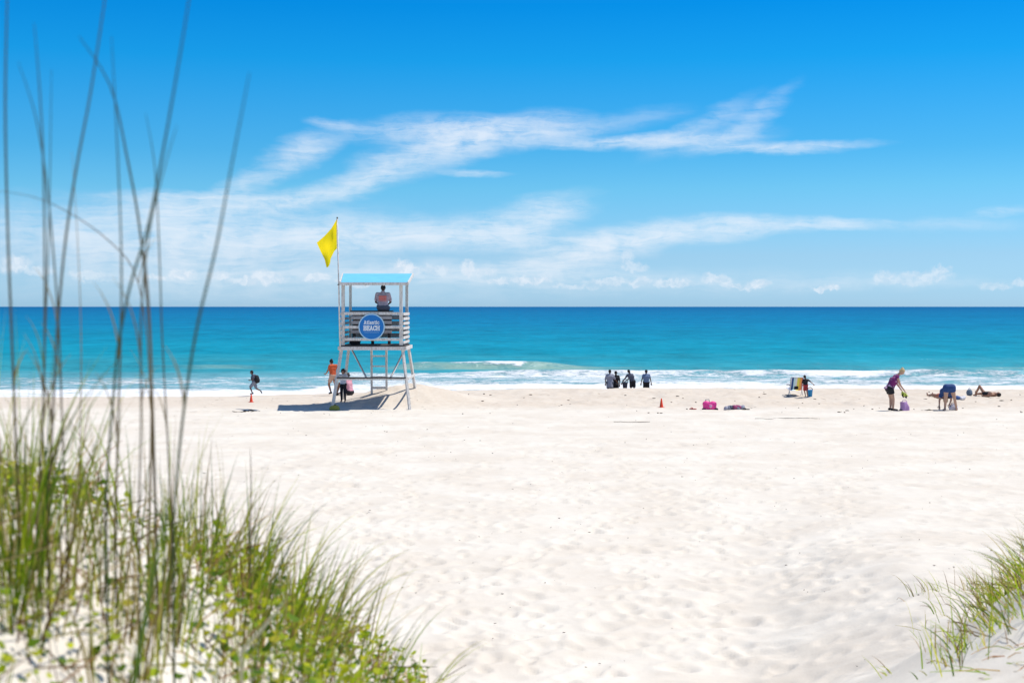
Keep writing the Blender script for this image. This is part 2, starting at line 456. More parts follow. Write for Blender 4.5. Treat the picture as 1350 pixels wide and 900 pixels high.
    person(gp(804, 70.3), 0, J, 'broad person in a loose grey shirt at the water, next to one in black', SKIN_D, .82,
           hair=HAIR_D, shirt=GREY, shorts=GREYD, girth=1.18, sleeves=.95, shirt_len=1.9)
    person(gp(812, 71), R(15), stand(), 'person in a black shirt standing half behind the grey shirted one at the water', SKIN_D, .82,
           hair=HAIR_D, shirt=BLACK, shorts=BLACK, sleeves=.9, shirt_len=1.3)
    J = stand(chest=(-.10, .02, 1.24), neck=(-.17, .03, 1.40), head=(-.22, .04, 1.53), shL=(-.30, .04, 1.34), shR=(-.02, .02, 1.34),
              elL=(-.48, .1, 1.08), wrL=(-.62, .1, .86), haL=(-.68, .1, .74), elR=(-.25, .1, 1.08), wrR=(-.48, .12, .9), haR=(-.58, .12, .78))
    person(gp(834, 69.5), 0, J, 'child in grey shirt and black shorts leaning left over a dark bucket', SKIN_D, .80,
           hair=HAIR_D, shirt=GREYD, shorts=BLACK, sleeves=.5)
    bk = empty('bucket', gp(824, 69.3) + Vector((0, 0, .10)), 0, label='dark bucket held by the leaning child at the water', cat='bucket')
    bm = bmesh.new(); lathe_bm(bm, [(.10, .28), (.13, .56), (.145, .565), (.145, .59), (.12, .59), (.09, .32)], 18)
    link('bucket_body', finish(bm, smooth=True), mat('bucket_dark', (.03, .04, .08), .5), bk)
    tube('handle', [(.13, 0, .55), (.11, 0, .70), (0, 0, .76), (-.11, 0, .70), (-.13, 0, .55)], .014, BLACK, bk)
    J = stand(elL=(-.26, 0, 1.13), elR=(.26, 0, 1.13), wrL=(-.31, .02, .88), wrR=(.31, .02, .88), haL=(-.33, .03, .75), haR=(.33, .03, .75))
    person(gp(852, 70), 0, J, 'child alone at the water in a blue grey shirt and black shorts, arms out', SKIN_D, .80,
           hair=HAIR_D, shirt=BLUEGREY, shorts=BLACK, sleeves=.5, girth=1.1)
    # small child by the striped chair
    J = stand(chest=(-.02, 0, 1.27), head=(-.05, .03, 1.60), elR=(.42, .05, 1.22), wrR=(.66, .1, 1.0), haR=(.78, .12, .88), elL=(-.24, .1, 1.12), wrL=(-.12, .25, 1.05), haL=(0, .3, 1.03),
              knL=(-.08, .04, .48), anL=(.0, .0, .08), toL=(-.02, .13, .03), knR=(.12, .05, .48), anR=(.16, .02, .08), toR=(.18, .15, .03))
    person(on_ground(1062, 522.5), 0, J, 'small child in black shirt and red shorts reaching out one arm by the striped chair', SKIN_T, .51,
           hair=HAIR_D, shirt=BLACK, shorts=RED_C, sleeves=.95, girth=1.12, leg_cut=.95)
    # woman in the purple printed top (local +y is the way she faces)
    J = stand(pelvis=(0, -.10, .80), chest=(0, .06, 1.10), neck=(0, .20, 1.29), head=(0, .36, 1.43), shL=(-.17, .15, 1.24), shR=(.17, .15, 1.24),
              elL=(-.2, .24, .96), elR=(.2, .24, .96), wrL=(-.16, .38, .76), wrR=(.17, .40, .76), haL=(-.14, .44, .66), haR=(.15, .46, .66),
              hipL=(-.09, -.08, .78), hipR=(.09, -.08, .78), knL=(-.1, -.02, .43), knR=(.1, .02, .43), anL=(-.1, -.03, .08), anR=(.1, .01, .08),
              toL=(-.1, .12, .03), toR=(.1, .16, .03))
    person(on_ground(1176, 541), R(-90), J, 'blond woman in a purple printed sleeveless top stooping over a lilac bag', SKIN_L, 1.0,
           hair=HAIR_B, hair_style='bun', shirt=purple_print(), shorts=BLACK, shoes=BLACK, sleeves=0., girth=1.18, shirt_len=1.25, leg_cut=.45, face_dir=(0, .75, -.65))
    # woman bending over, seen from behind
    J = stand(pelvis=(0, 0, .84), chest=(0, .33, .68), neck=(0, .42, .52), head=(0, .45, .38), shL=(-.18, .38, .57), shR=(.18, .38, .57),
              elL=(-.25, .36, .36), elR=(.2, .42, .36), wrL=(-.27, .32, .17), wrR=(.12, .35, .22), haL=(-.27, .30, .06), haR=(.1, .33, .12),
              hipL=(-.11, 0, .80), hipR=(.11, 0, .80), knL=(-.13, .0, .44), knR=(.19, -.01, .44), anL=(-.16, .0, .08), anR=(.27, .02, .08),
              toL=(-.18, .14, .03), toR=(.30, .15, .03))
    person(on_ground(1251.5, 541), 0, J, 'woman in navy shorts bending right over, back turned, bare legs apart', SKIN_L, 1.0,
           hair=HAIR_B, shirt=NAVY, shorts=NAVY, sleeves=.3, girth=1.22, leg_cut=.22, face_dir=(0, .5, -.6))
    # sunbathers
    lie = dict(pelvis=(0, 0, .12), chest=(0, -.34, .13), neck=(0, -.52, .14), head=(0, -.66, .15), shL=(-.17, -.46, .12), shR=(.17, -.46, .12),
               elL=(-.3, -.3, .07), elR=(.3, -.3, .07), wrL=(-.28, -.06, .06), wrR=(.28, -.06, .06), haL=(-.27, .07, .05), haR=(.27, .07, .05),
               hipL=(-.09, .06, .11), hipR=(.09, .06, .11), knL=(-.12, .36, .46), knR=(.12, .46, .12), anL=(-.12, .62, .09), anR=(.13, .86, .08),
               toL=(-.12, .75, .04), toR=(.14, .9, .19))
    person(on_ground(1302, 523), R(24), stand(**lie), 'sunbather lying on the sand with one knee raised in dark swimwear', SKIN_T, .95,
           hair=HAIR_D, shorts=BLACK, leg_cut=.2, face_dir=(0, -.1, 1))
    lie2 = dict(lie); lie2.update(knL=(-.12, .44, .15), anL=(-.13, .84, .08), toL=(-.14, .88, .19), elR=(.36, -.52, .08), wrR=(.22, -.72, .1), haR=(.1, -.76, .12))
    person(on_ground(1240, 525), R(14), stand(**lie2), 'sunbather lying flat on the sand behind the bending woman, orange swimwear', SKIN_T, .95,
           hair=HAIR_D, shorts=mat('swim_orange', (.55, .20, .12), .7), leg_cut=.15, face_dir=(0, -.1, 1))


# ------------------------------------------------------------------ terrain
def vnoise(x, y, seed=0):
    xi = np.floor(x).astype(np.int64); yi = np.floor(y).astype(np.int64); fx = x - xi; fy = y - yi
    def h(a, b):
        n = (a * 374761393 + b * 668265263 + seed * 1442695041) & 0xffffffff
        n = ((n ^ (n >> 13)) * 1274126177) & 0xffffffff
        return ((n ^ (n >> 16)) & 0xffff) / 65535.0
    u = fx * fx * (3 - 2 * fx); v = fy * fy * (3 - 2 * fy)
    return (h(xi, yi) * (1 - u) + h(xi + 1, yi) * u) * (1 - v) + (h(xi, yi + 1) * (1 - u) + h(xi + 1, yi + 1) * u) * v
def fbm(x, y, o=4, seed=0):
    s = 0; a = .5
    for i in range(o):
        s = s + a * (vnoise(x, y, seed + i) - .5); x = x * 2.03 + 17.1; y = y * 2.03 + 5.7; a *= .5
    return s
def sst(a, b, x):
    t = np.clip((x - a) / (b - a), 0, 1); return t * t * (3 - 2 * t)

MOUND = (-4.3, 56.6)
def ground(x, y):
    """large forms of the beach: flat sand, dunes with the path between, the mound under the tower, the berm"""
    x = np.asarray(x, float); y = np.asarray(y, float)
    yp = np.maximum(y, 0)
    B = .16 * np.log1p(np.exp(np.clip((3.5 - .2645 * yp) / .16, -40, 40)))
    B = B - .12 * np.log1p(np.exp(np.clip((B - 2.2) / .12, -40, 40)))
    left = (1.1 * sst(.3, -1.9, x) + .12 * fbm(x * 1.3, y * 1.3, 3, 5)) * sst(8.8, 5, y)
    right = (.66 + .22 * fbm(x * 1.1, y * .8, 3, 9)) * sst(0, 1, (x + .3 - .17 * yp) / 2.6) * np.exp(-(np.maximum(y - 14, 0) / 9) ** 2)
    z = B + left + right + .44 * np.exp(-((x - 3.6) / .95) ** 2 - ((yp - 8.6) / 1.7) ** 2)
    yy = y - 1.2 * np.sin(x * .11 + .6) - .8 * fbm(x * .15, y * 0 + 3, 2, 4)
    z = z + .10 * sst(54, 61, yy) * sst(-6, 4, x) - .16 * sst(-4, -14, x) * sst(55, 63, yy)
    z = z - np.clip(yy - 63.5, 0, 40) * .14
    m = np.exp(-(((x - MOUND[0]) / 2.1) ** 2 + ((y - MOUND[1]) / 1.7) ** 2)) * .62 + np.exp(-(((x + 2.9) / 1.7) ** 2 + ((y - 57.5) / 1.6) ** 2)) * .20
    return z + m

def sand_z(X, Y):
    """ground plus the small unevenness of the sand"""
    X = np.asarray(X, float); Y = np.asarray(Y, float)
    Z = ground(X, Y)
    k = sst(70, 64, Y)
    Z = Z + .05 * fbm(X * .9, Y * .9, 3, 21) * k + .044 * fbm(X * 2.3, Y * 2.3, 3, 31) * k
    Z = Z + np.exp(-(((X + 4) / 3.2) ** 2 + ((Y - 56.6) / 2.6) ** 2)) * .16 * fbm(X * 2.2, Y * 1.6, 4, 66)
    return Z + sst(51.5, 54, Y) * sst(66, 62, Y) * sst(-4, 1, X) * .20 * fbm(X * 1.7, Y * 1.1, 4, 44)

def fan(us, ys, off):
    """grid verts x = u * (y + off): denser near the camera side, as one sheet"""
    U, Y = np.meshgrid(us, ys)
    X = U * (np.maximum(Y, 0) + off)
    return X, Y

def grid_mesh(name, X, Y, Z):
    r, c = X.shape
    me = bpy.data.meshes.new(name)
    co = np.stack([X, Y, Z], -1).reshape(-1, 3).astype(np.float32)
    i = np.arange(r * c).reshape(r, c)
    q = np.stack([i[:-1, :-1], i[:-1, 1:], i[1:, 1:], i[1:, :-1]], -1).reshape(-1, 4).astype(np.int32)
    me.vertices.add(len(co)); me.vertices.foreach_set('co', co.ravel())
    me.loops.add(q.size); me.loops.foreach_set('vertex_index', q.ravel())
    me.polygons.add(len(q)); me.polygons.foreach_set('loop_start', np.arange(0, q.size, 4, dtype=np.int32))
    me.polygons.foreach_set('use_smooth', np.ones(len(q), bool))
    me.update(calc_edges=True); me.validate()
    return me

def outer(u0, n=16, top=60.):
    g = u0 * (top / u0) ** (np.arange(1, n + 1) / n)
    return g

def build_sand():
    d = np.linspace(-.5, .5, 520); o = outer(.5)
    us = np.concatenate([-o[::-1], d, o])
    ys = [-60, -40, -25, -15, -9]; y = -6.
    while y < 10: ys.append(y); y += .11
    while y < 68: ys.append(y); y += max(.05, y * .0034)
    ys += [69, 71, 73, 76, 80, 86, 95]
    ys = np.array(ys)
    X, Y = fan(us, ys, 4.)
    Z = sand_z(X, Y)
    flat = sst(8, 11, Y) * sst(66, 63, Y)
    # footprints: shallow oval hollows with a soft rim
    rg = np.random.default_rng(5)
    H = np.zeros_like(Z)
    n = 5200
    fy = 11 + 52 * rg.random(n) ** 1.35; fx = (rg.random(n) - .5) * .95 * (fy + 3)
    fa = rg.normal(math.pi / 2, .7, n); fl = rg.uniform(.17, .34, n); fw = fl * rg.uniform(.5, .8, n); fd = rg.uniform(.022, .06, n)
    # walked lines
    k = 0
    for t in range(26):
        x0, y0 = rg.uniform(-5, 7), rg.uniform(11, 16); a = rg.normal(math.pi / 2, .35); sgn = 1
        for s_ in range(45):
            if k >= n: break
            fx[k] = x0 + sgn * .11 * math.sin(a); fy[k] = y0; fa[k] = a + sgn * .1; fl[k] = .17; fw[k] = .09; fd[k] = .05
            sgn = -sgn; x0 += .62 * math.cos(a); y0 += .62 * math.sin(a); a += rg.normal(0, .05); k += 1
            if y0 > 62: break
    for i in range(n):
        r = fl[i] * 1.9
        a, b = np.searchsorted(ys, (fy[i] - r, fy[i] + r))
        if b - a < 1: continue
        w = fy[i] + 4
        c0, c1 = np.searchsorted(us, ((fx[i] - r) / w, (fx[i] + r) / w))
        if c1 <= c0: continue
        xx = X[a:b, c0:c1] - fx[i]; yy = Y[a:b, c0:c1] - fy[i]
        ca, sa = math.cos(fa[i]), math.sin(fa[i])
        p = (xx * ca + yy * sa) / fl[i]; q = (-xx * sa + yy * ca) / fw[i]
        rr = np.sqrt(p * p + q * q)
        H[a:b, c0:c1] += fd[i] * (-sst(1.05, .45, rr) + .45 * np.exp(-((rr - 1.2) / .28) ** 2))
    Z += .50 * np.clip(H, -.09, .04) * flat * (1 - .75 * np.clip(Z / .7, 0, 1))
    me = grid_mesh('beach_sand', X, Y, Z)
    m = bpy.data.materials.new('sand'); m.use_nodes = True
    nt = NT(m.node_tree); b = m.node_tree.nodes['Principled BSDF']
    P = nt.new('ShaderNodeNewGeometry').outputs['Position']
    px, py, pz = nt.sep(P)
    a1 = nt.noise(P, .55, 5, .6); a2 = nt.noise(P, 5., 5, .65); a3 = nt.noise(P, 90., 3, .7)
    col = nt.mix(nt.mapr(a1, .3, .7), (.66, .60, .515, 1), (.735, .69, .61, 1))
    col = nt.mix(nt.mapr(a2, .50, .8, 0., .22), col, (.50, .43, .36, 1))
    col = nt.mix(nt.mapr(a3, .56, .8, 0., .35), col, (.42, .36, .30, 1))
    # shell grit and drift specks along the upper shore
    sp = nt.new('ShaderNodeTexVoronoi'); sp.inputs['Scale'].default_value = 2.2; nt.set(sp.inputs['Vector'], nt.mapping(P, scale=(1, .7, 1)))
    patch = nt.mapr(nt.noise(P, .9, 3), .45, .62)
    grit = nt.m('MULTIPLY', nt.mapr(sp.outputs['Distance'], .19, .11), nt.m('MULTIPLY', patch, nt.mapr(py, 49., 56.)))
    col = nt.mix(nt.m('MULTIPLY', grit, .8), col, (.10, .08, .06, 1))
    # warm damp band towards the berm, wet sand below the wave line
    damp = nt.mapr(nt.m('ADD', py, nt.m('MULTIPLY', a1, 5.)), 54.5, 57.5, 0., .50)
    damp = nt.m('MULTIPLY', damp, nt.mapr(a2, .3, .62, .55, 1.1))
    col = nt.mix(damp, col, (.56, .46, .36, 1))
    wet = nt.mapr(pz, -.25, -.75)
    col = nt.mix(wet, col, (.26, .20, .15, 1))
    nt.set(b.inputs['Base Color'], col)
    nt.set(b.inputs['Roughness'], nt.mapr(wet, 0., 1., .95, .35))
    b.inputs['Specular IOR Level'].default_value = .15
    h = nt.m('ADD', nt.m('MULTIPLY', nt.noise(P, 7., 5, .6), .011), nt.m('MULTIPLY', nt.noise(P, 38., 4, .7), .006))
    nt.set(b.inputs['Normal'], nt.bump(h, .8, 1.))
    link('beach_sand', me, m, kind='structure')

# ------------------------------------------------------------------ sea
def build_sea():
    d = np.linspace(-.5, .5, 420); o = outer(.5, 14)
    us = np.concatenate([-o[::-1], d, o])
    ys = []; y = 66.
    while y < 125: ys.append(y); y += .16
    while y < 400: ys.append(y); y *= 1.006
    while y < 40000: ys.append(y); y *= 1.06
    ys = np.array(ys)
    X, Y = fan(us, ys, 0.)
    Z = np.full_like(X, SEA)
    amp = sst(72, 90, Y) * sst(420, 160, Y)
    Z += amp * (.22 * fbm(X * .16, Y * .45, 4, 51) + .09 * fbm(X * .8, Y * 1.6, 3, 61))
    px = X / Y * F + CX
    def ridge(y0, A, back, front):
        t = Y - y0
        return A * np.where(t > 0, np.exp(-(t / back) ** 2), np.exp(-(t / front) ** 2))
    yc = 113 + 1.6 * fbm(X * .12, X * 0, 3, 71) + .012 * X
    Ac = .13 + .40 * sst(500, 560, px) * sst(800, 690, px) + .22 * sst(440, 300, px) * (.6 + fbm(X * .2, X * 0 + 4, 2, 15)) + .30 * sst(1180, 1300, px) * 0
    Z += ridge(yc, Ac, 2.4, .9)
    y2 = 101 + 2.2 * fbm(X * .10, X * 0 + 9, 3, 81)
    A2 = .18 + .24 * sst(560, 700, px)
    Z += ridge(y2, A2, 1.8, .7)
    y3 = 91 + 2.5 * fbm(X * .09, X * 0 + 19, 3, 91)
    Z += ridge(y3, .16 + .1 * fbm(X * .3, X * 0, 2, 3), 1.5, .6)
    # foam density 0..1
    lf = sst(470, 380, px)                         # quieter water left of the tower
    Fm = (.80 + .45 * fbm(X * .22, Y * .5, 4, 19)) * sst(93 - 6 * lf, 88 - 6 * lf, Y + 5 * fbm(X * .12, Y * .2, 3, 17))
    Fm = np.maximum(Fm, (.60 - .10 * lf + .25 * fbm(X * .15, Y * .3, 3, 28)) * sst(106 - 4 * lf, 101 - 4 * lf, Y + 4 * fbm(X * .1, Y * .2, 3, 27)))
    roll = np.exp(-((Y - y2 + .4) / 1.2) ** 2) * sst(560, 760, px) * (.7 + .8 * fbm(X * .2, Y * .1, 3, 99))
    Fm = np.maximum(Fm, .85 * roll)
    t = Y - yc
    crest = np.exp(-((t + .10) / .62) ** 2) * sst(515, 560, px) * sst(820, 740, px) * (.66 + 1.5 * fbm(X * .45, Y * 0, 3, 33))
    crest = np.maximum(crest, .8 * np.exp(-((px - 682 + 14 * fbm(X * 1.5, Y * .7, 3, 37)) / 10) ** 2) * np.exp(-((t + .5) / .9) ** 2))
    Fm = np.maximum(Fm, crest)
    cl = np.exp(-((Y - 131 - 2 * fbm(X * .1, X * 0, 2, 8)) / .5) ** 2) * sst(1195, 1215, px) * sst(1250, 1228, px)
    Fm = np.maximum(Fm, .7 * cl)
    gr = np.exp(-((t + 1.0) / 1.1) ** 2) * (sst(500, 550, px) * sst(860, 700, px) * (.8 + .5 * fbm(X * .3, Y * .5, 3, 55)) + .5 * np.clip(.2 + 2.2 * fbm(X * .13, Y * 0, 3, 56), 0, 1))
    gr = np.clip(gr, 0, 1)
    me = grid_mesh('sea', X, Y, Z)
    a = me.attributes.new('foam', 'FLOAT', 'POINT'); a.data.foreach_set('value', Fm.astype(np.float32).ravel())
    a = me.attributes.new('translucent_green', 'FLOAT', 'POINT'); a.data.foreach_set('value', gr.astype(np.float32).ravel())  # green of light passing through the wave face, put into the colour
    m = bpy.data.materials.new('sea_water'); m.use_nodes = True
    nt = NT(m.node_tree); b = m.node_tree.nodes['Principled BSDF']
    P = nt.new('ShaderNodeNewGeometry').outputs['Position']; x, y, z = nt.sep(P)
    fo = nt.new('ShaderNodeAttribute', attribute_name='foam').outputs['Fac']
    sa = nt.new('ShaderNodeAttribute', attribute_name='translucent_green').outputs['Fac']
    lg = nt.m('LOGARITHM', y, 10.)
    w = nt.noise(nt.mapping(P, scale=(.02, .06, .06)), 1., 4, .6)
    lg2 = nt.m('ADD', lg, nt.m('MULTIPLY', nt.m('SUBTRACT', w, .5), .22))
    t_ = nt.mapr(lg2, 1.9, 3.7, smooth=False)
    q = lambda v: (math.log10(v) - 1.9) / 1.8
    col = nt.ramp(t_, [(q(88), (.16, .36, .42)), (q(112), (.035, .29, .36)), (q(150), (.004, .255, .36)), (q(240), (.002, .215, .345)),
                       (q(420), (.001, .175, .33)), (q(900), (.001, .148, .31)), (q(3500), (.001, .105, .265))])
    # streaks and ripples, from chop near the shore to long swell far out
    rs = [nt.noise(nt.mapping(P, scale=sc_), 1., 5, .68) for sc_ in ((.45, .9, .3), (.30, .12, .3), (.10, .035, .1), (.006, .02, .1))]
    k = nt.m('ADD', nt.m('ADD', nt.m('MULTIPLY', rs[0], .60), nt.m('MULTIPLY', rs[1], .80)), nt.m('ADD', nt.m('MULTIPLY', rs[2], .70), nt.m('MULTIPLY', rs[3], .40)))
    k = nt.m('SUBTRACT', k, .24)
    col = nt.v('SCALE', col, scale=k)
    sa = nt.m('MULTIPLY', sa, nt.mapr(nt.noise(nt.mapping(P, scale=(.35, .8, 2.)), 1., 5, .65), .25, .6, .35, .95))  # painted translucency of the wave face, broken up by noise
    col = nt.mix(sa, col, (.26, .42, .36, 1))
    fn = nt.noise(nt.mapping(P, scale=(.55, 1.4, 1.)), 1., 8, .72, .5)
    fn2 = nt.noise(nt.mapping(P, scale=(3., 5., 3.)), 1., 4, .7)
    fnn = nt.m('ADD', nt.m('MULTIPLY', fn, .72), nt.m('MULTIPLY', fn2, .28))
    th = nt.m('SUBTRACT', nt.m('MULTIPLY', fo, .62), nt.m('SUBTRACT', fnn, .18))
    fm = nt.mapr(th, -.05, .15)
    # scattered small white specks further out
    speck_n = nt.noise(nt.mapping(P, scale=(.22, .55, 1.)), 1., 7, .75)
    white_specks = nt.m('MULTIPLY', nt.mapr(speck_n, .715, .76), nt.m('MULTIPLY', nt.mapr(y, 110., 130.), nt.mapr(y, 700., 250.)))
    fm = nt.m('MAXIMUM', fm, nt.m('MULTIPLY', white_specks, .75))
    col = nt.mix(fm, col, (.80, .82, .84, 1))
    hb = nt.m('ADD', nt.m('MULTIPLY', nt.noise(nt.mapping(P, scale=(.5, 1.1, .5)), 1., 6, .65), .35), nt.m('MULTIPLY', fm, .06))
    nrm = nt.bump(hb, .9, 1.)
    m.node_tree.nodes.remove(b)
    out = [q_ for q_ in m.node_tree.nodes if q_.type == 'OUTPUT_MATERIAL'][0]
    df = nt.new('ShaderNodeBsdfDiffuse'); nt.set(df.inputs['Color'], col); nt.set(df.inputs['Normal'], nrm)
    gl = nt.new('ShaderNodeBsdfGlossy'); gl.inputs['Roughness'].default_value = .22; nt.set(gl.inputs['Normal'], nrm); gl.inputs['Color'].default_value = (.9, .95, 1, 1)
    mx = nt.new('ShaderNodeMixShader'); nt.set(mx.inputs[0], nt.mapr(fm, 0., .6, .075, .01)); nt.set(mx.inputs[1], df.outputs[0]); nt.set(mx.inputs[2], gl.outputs[0])
    nt.set(out.inputs[0], mx.outputs[0])
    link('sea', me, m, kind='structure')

# ------------------------------------------------------------------ lifeguard tower
GLYPH = {  # strokes on a 0..1 high cell; (width, strokes, serifs)
 'B': (.62, [[(.12, 0), (.12, 1)], [(.12, 1), (.42, .98), (.52, .85), (.52, .66), (.40, .53), (.12, .53)], [(.40, .53), (.55, .40), (.56, .18), (.44, .02), (.12, 0)]], [(0, 0, .3), (0, 1, .3)]),
 'E': (.60, [[(.13, 0), (.13, 1)], [(.13, 0), (.56, 0), (.56, .26)], [(.13, 1), (.54, 1), (.54, .76)], [(.13, .52), (.40, .52)], [(.40, .40), (.40, .64)]], [(0, 0, .3), (0, 1, .3)]),
 'A': (.70, [[(.10, 0), (.34, 1), (.60, 0)], [(.20, .34), (.50, .34)]], [(0, 0, .24), (.46, 0, .26), (.22, 1, .2)]),
 'C': (.62, [[(.55, .74), (.50, .92), (.34, 1), (.16, .90), (.09, .66), (.09, .34), (.16, .10), (.34, 0), (.50, .08), (.56, .28)], [(.55, .70), (.55, 1)]], []),
 'H': (.72, [[(.13, 0), (.13, 1)], [(.59, 0), (.59, 1)], [(.13, .52), (.59, .52)]], [(0, 0, .27), (0, 1, .27), (.45, 0, .27), (.45, 1, .27)]),
 't': (.40, [[(.2, .92), (.2, .10), (.28, 0), (.38, .05)], [(.04, .68), (.36, .68)]], []),
 'l': (.34, [[(.17, 0), (.17, 1.02)]], [(.03, 0, .28), (.03, 1.02, .16)]),
 'a': (.54, [[(.08, .60), (.22, .70), (.38, .62), (.40, .5), (.40, .06), (.5, 0)], [(.40, .40), (.20, .40), (.08, .26), (.10, .06), (.24, 0), (.40, .12)]], []),
 'n': (.60, [[(.13, 0), (.13, .70)], [(.13, .52), (.28, .69), (.42, .64), (.46, .50), (.46, 0)]], [(.02, 0, .22), (.36, 0, .22), (.02, .70, .13)]),
 'i': (.34, [[(.17, 0), (.17, .70)], [(.17, .90), (.17, 1.0)]], [(.03, 0, .28), (.05, .70, .14)]),
 'c': (.50, [[(.44, .54), (.36, .68), (.20, .69), (.08, .52), (.08, .20), (.20, .01), (.36, .02), (.46, .16)]], []),
}
def lettering(text, cx, cz, y, height, width, thick):
    total = sum(GLYPH[c][0] for c in text) + .06 * (len(text) - 1)
    k = width / total; x = cx - width / 2
    bm = bmesh.new()
    P = lambda u, v: Vector((x + u * k, y, cz - height / 2 + v * height))
    e = 0.
    def seg(a, b, t):
        nonlocal e
        e += .00025
        d = (b - a).normalized() * t * .45
        box_bm(bm, a - d + Vector((0, -e, 0)), b + d + Vector((0, -e, 0)), .006, t, up=(0, 0, 1) if abs((b - a).normalized().z) < .9 else (1, 0, 0))
    for ch in text:
        w, strokes, serifs = GLYPH[ch]
        for st in strokes:
            for a, b in zip(st, st[1:]): seg(P(*a), P(*b), thick)
        for u, v, L in serifs: seg(P(u, v), P(u + L, v), thick * .6)
        x += (w + .06) * k
    return bm

def build_tower():
    W = painted_wood('white_painted_wood', (.72, .69, .66), (.46, .42, .37), .36)
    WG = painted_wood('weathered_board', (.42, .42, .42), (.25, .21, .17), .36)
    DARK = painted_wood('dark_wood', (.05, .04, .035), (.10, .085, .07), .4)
    BENCH = painted_wood('bench_wood', (.78, .64, .58), (.5, .42, .36), .45)
    ROOF = painted_wood('roof_blue', (.14, .52, .78), (.10, .42, .66), .52)
    SIGN = mat('sign_blue', (.012, .19, .55), .4, .06, 4)
    RING = mat('sign_ring', (.46, .70, .84), .5, .05, 6)
    LET = mat('sign_letters', (.80, .86, .90), .5, .04, 10)
    Yf, Yr = 53.0, 55.5
    base = at(494, 538, Yf); base.z = 0
    t = empty('lifeguard_tower', base, 0, label='white wooden lifeguard tower with light blue roof, ladder and round sign', cat='lifeguard tower')
    L = lambda px, py, Y: at(px, py, Y) - base
    zp = L(0, 455, Yf).z                                                 # platform top
    # corner x of posts
    xfl, xfr = L(452.4, 0, Yf).x, L(528.7, 0, Yf).x
    xrl, xrr = L(462.0, 0, Yr).x, L(536.4, 0, Yr).x
    yf, yr = 0., Yr - Yf
    # splayed legs
    def foot(px, py, Y):
        p = L(px, py, Y); p.z = float(sand_z(p.x + base.x, p.y + base.y)) - .18; return p
    legs = {}
    for k, top, ft in (('fl', (xfl - .05, yf, zp - .06), foot(437, 538, 52.4)), ('fr', (xfr + .05, yf, zp - .06), foot(541, 538, 52.4)),
                       ('rl', (xrl - .05, yr, zp - .06), foot(451, 518, 56.1)), ('rr', (xrr + .05, yr, zp - .06), foot(548, 518, 56.1))):
        bar('leg', top, ft, .09, .09, W, t); legs[k] = (Vector(top), Vector(ft))
    def on_leg(k, z):
        a, b = legs[k]; return a.lerp(b, (a.z - z) / (a.z - b.z))
    zb = L(0, 498.2, 52.7).z
    a, b = on_leg('fl', zb), on_leg('fr', zb)
    bar('cross_beam', a + Vector((-.02, -.075, -.045)), b + Vector((.02, -.075, -.045)), .045, .05, W, t)
    bar('step_board', a + Vector((.0, -.06, .013)), b + Vector((.0, -.06, .013)), .13, .05, DARK, t)
    a2, b2 = on_leg('rl', zb - .03), on_leg('rr', zb - .03)
    for p, q in ((a, a2), (b, b2)):
        sx = .07 if p.x > 0 else -.07
        bar('side_beam', p + Vector((sx, .0, -.03)), q + Vector((sx, 0, 0)), .045, .09, W, t)
    # braces slope from the sea side leg tops to the cross beam
    ym = a.y - .02
    bar('brace', (xrl, yr - .09, zp - .12), (L(484, 0, 52.7).x, ym, zb - .04), .045, .065, W, t)
    bar('brace', (xrr - .02, yr - .09, zp - .12), (L(514, 0, 52.7).x, ym, zb - .04), .045, .065, W, t)
    # platform
    pl = bars('platform', [((xfl - .12, yy, zp - .025), (xfr + .14, yy, zp - .025), .132, .045) for yy in np.arange(-.02, yr + .1, .14)], DARK, t)
    for a_, b_ in (((xfl - .14, -.115, zp - .115), (xfr + .16, -.115, zp - .115)), ((xrl - .35, yr + .15, zp - .115), (xrr + .16, yr + .15, zp - .115)),
                   ((xfr + .185, -.09, zp - .115), (xrr + .185, yr + .12, zp - .115)), ((xfl - .165, -.09, zp - .115), (xrl - .375, yr + .12, zp - .115))):
        bar('fascia', a_, b_, .045, .13, W, pl)
    # ladder on the sea side
    lx0, lx1 = L(490, 0, 55.9).x, L(509.6, 0, 55.9).x
    la = empty('ladder', (0, 0, 0)); la.parent = t
    yl = yr + .32; zl = L(0, 514, 55.9).z - .25
    for x in (lx0, lx1): bar('ladder_rail', (x, yl, zp - .04), (x, yl + .12, zl), .085, .06, W, la)
    for py in (469.2, 482.6, 496.6): bar('rung', (lx0 + .045, yl + .05, L(0, py, 55.9).z), (lx1 - .045, yl + .05, L(0, py, 55.9).z), .09, .05, W, la)
    bar('rung', (lx0 + .045, yl + .09, L(0, 511, 55.9).z), (lx1 - .045, yl + .09, L(0, 511, 55.9).z), .12, .10, W, la)
    # posts and roof
    zf, zr = L(0, 374, 52.9).z, L(0, 361.5, 55.7).z
    for x, y, w, zt in ((xfl, yf, .12, zf), (xfr, yf, .12, zf), (xrl, yr, .10, zr - .03), (xrr, yr, .11, zr - .03)):
        bar('post', (x, y, zp), (x, y, zt), w, w, W, t)
    bm = bmesh.new()
    c = [L(449.7, 372.0, 52.55), L(537.0, 372.0, 52.55), L(543.4, 360.6, 55.75), L(452.8, 360.6, 55.75)]
    up = Vector((0, 0, .03))
    v = [bm.verts.new(p) for p in c] + [bm.verts.new(p - up) for p in c]
    for f in ((0, 1, 2, 3), (7, 6, 5, 4), (0, 4, 5, 1), (1, 5, 6, 2), (2, 6, 7, 3), (3, 7, 4, 0)): bm.faces.new([v[i] for i in f])
    rf = link('roof', finish(bm, .004), ROOF, t)
    dn = Vector((0, 0, -.06)); fw = Vector((0, -.025, 0))
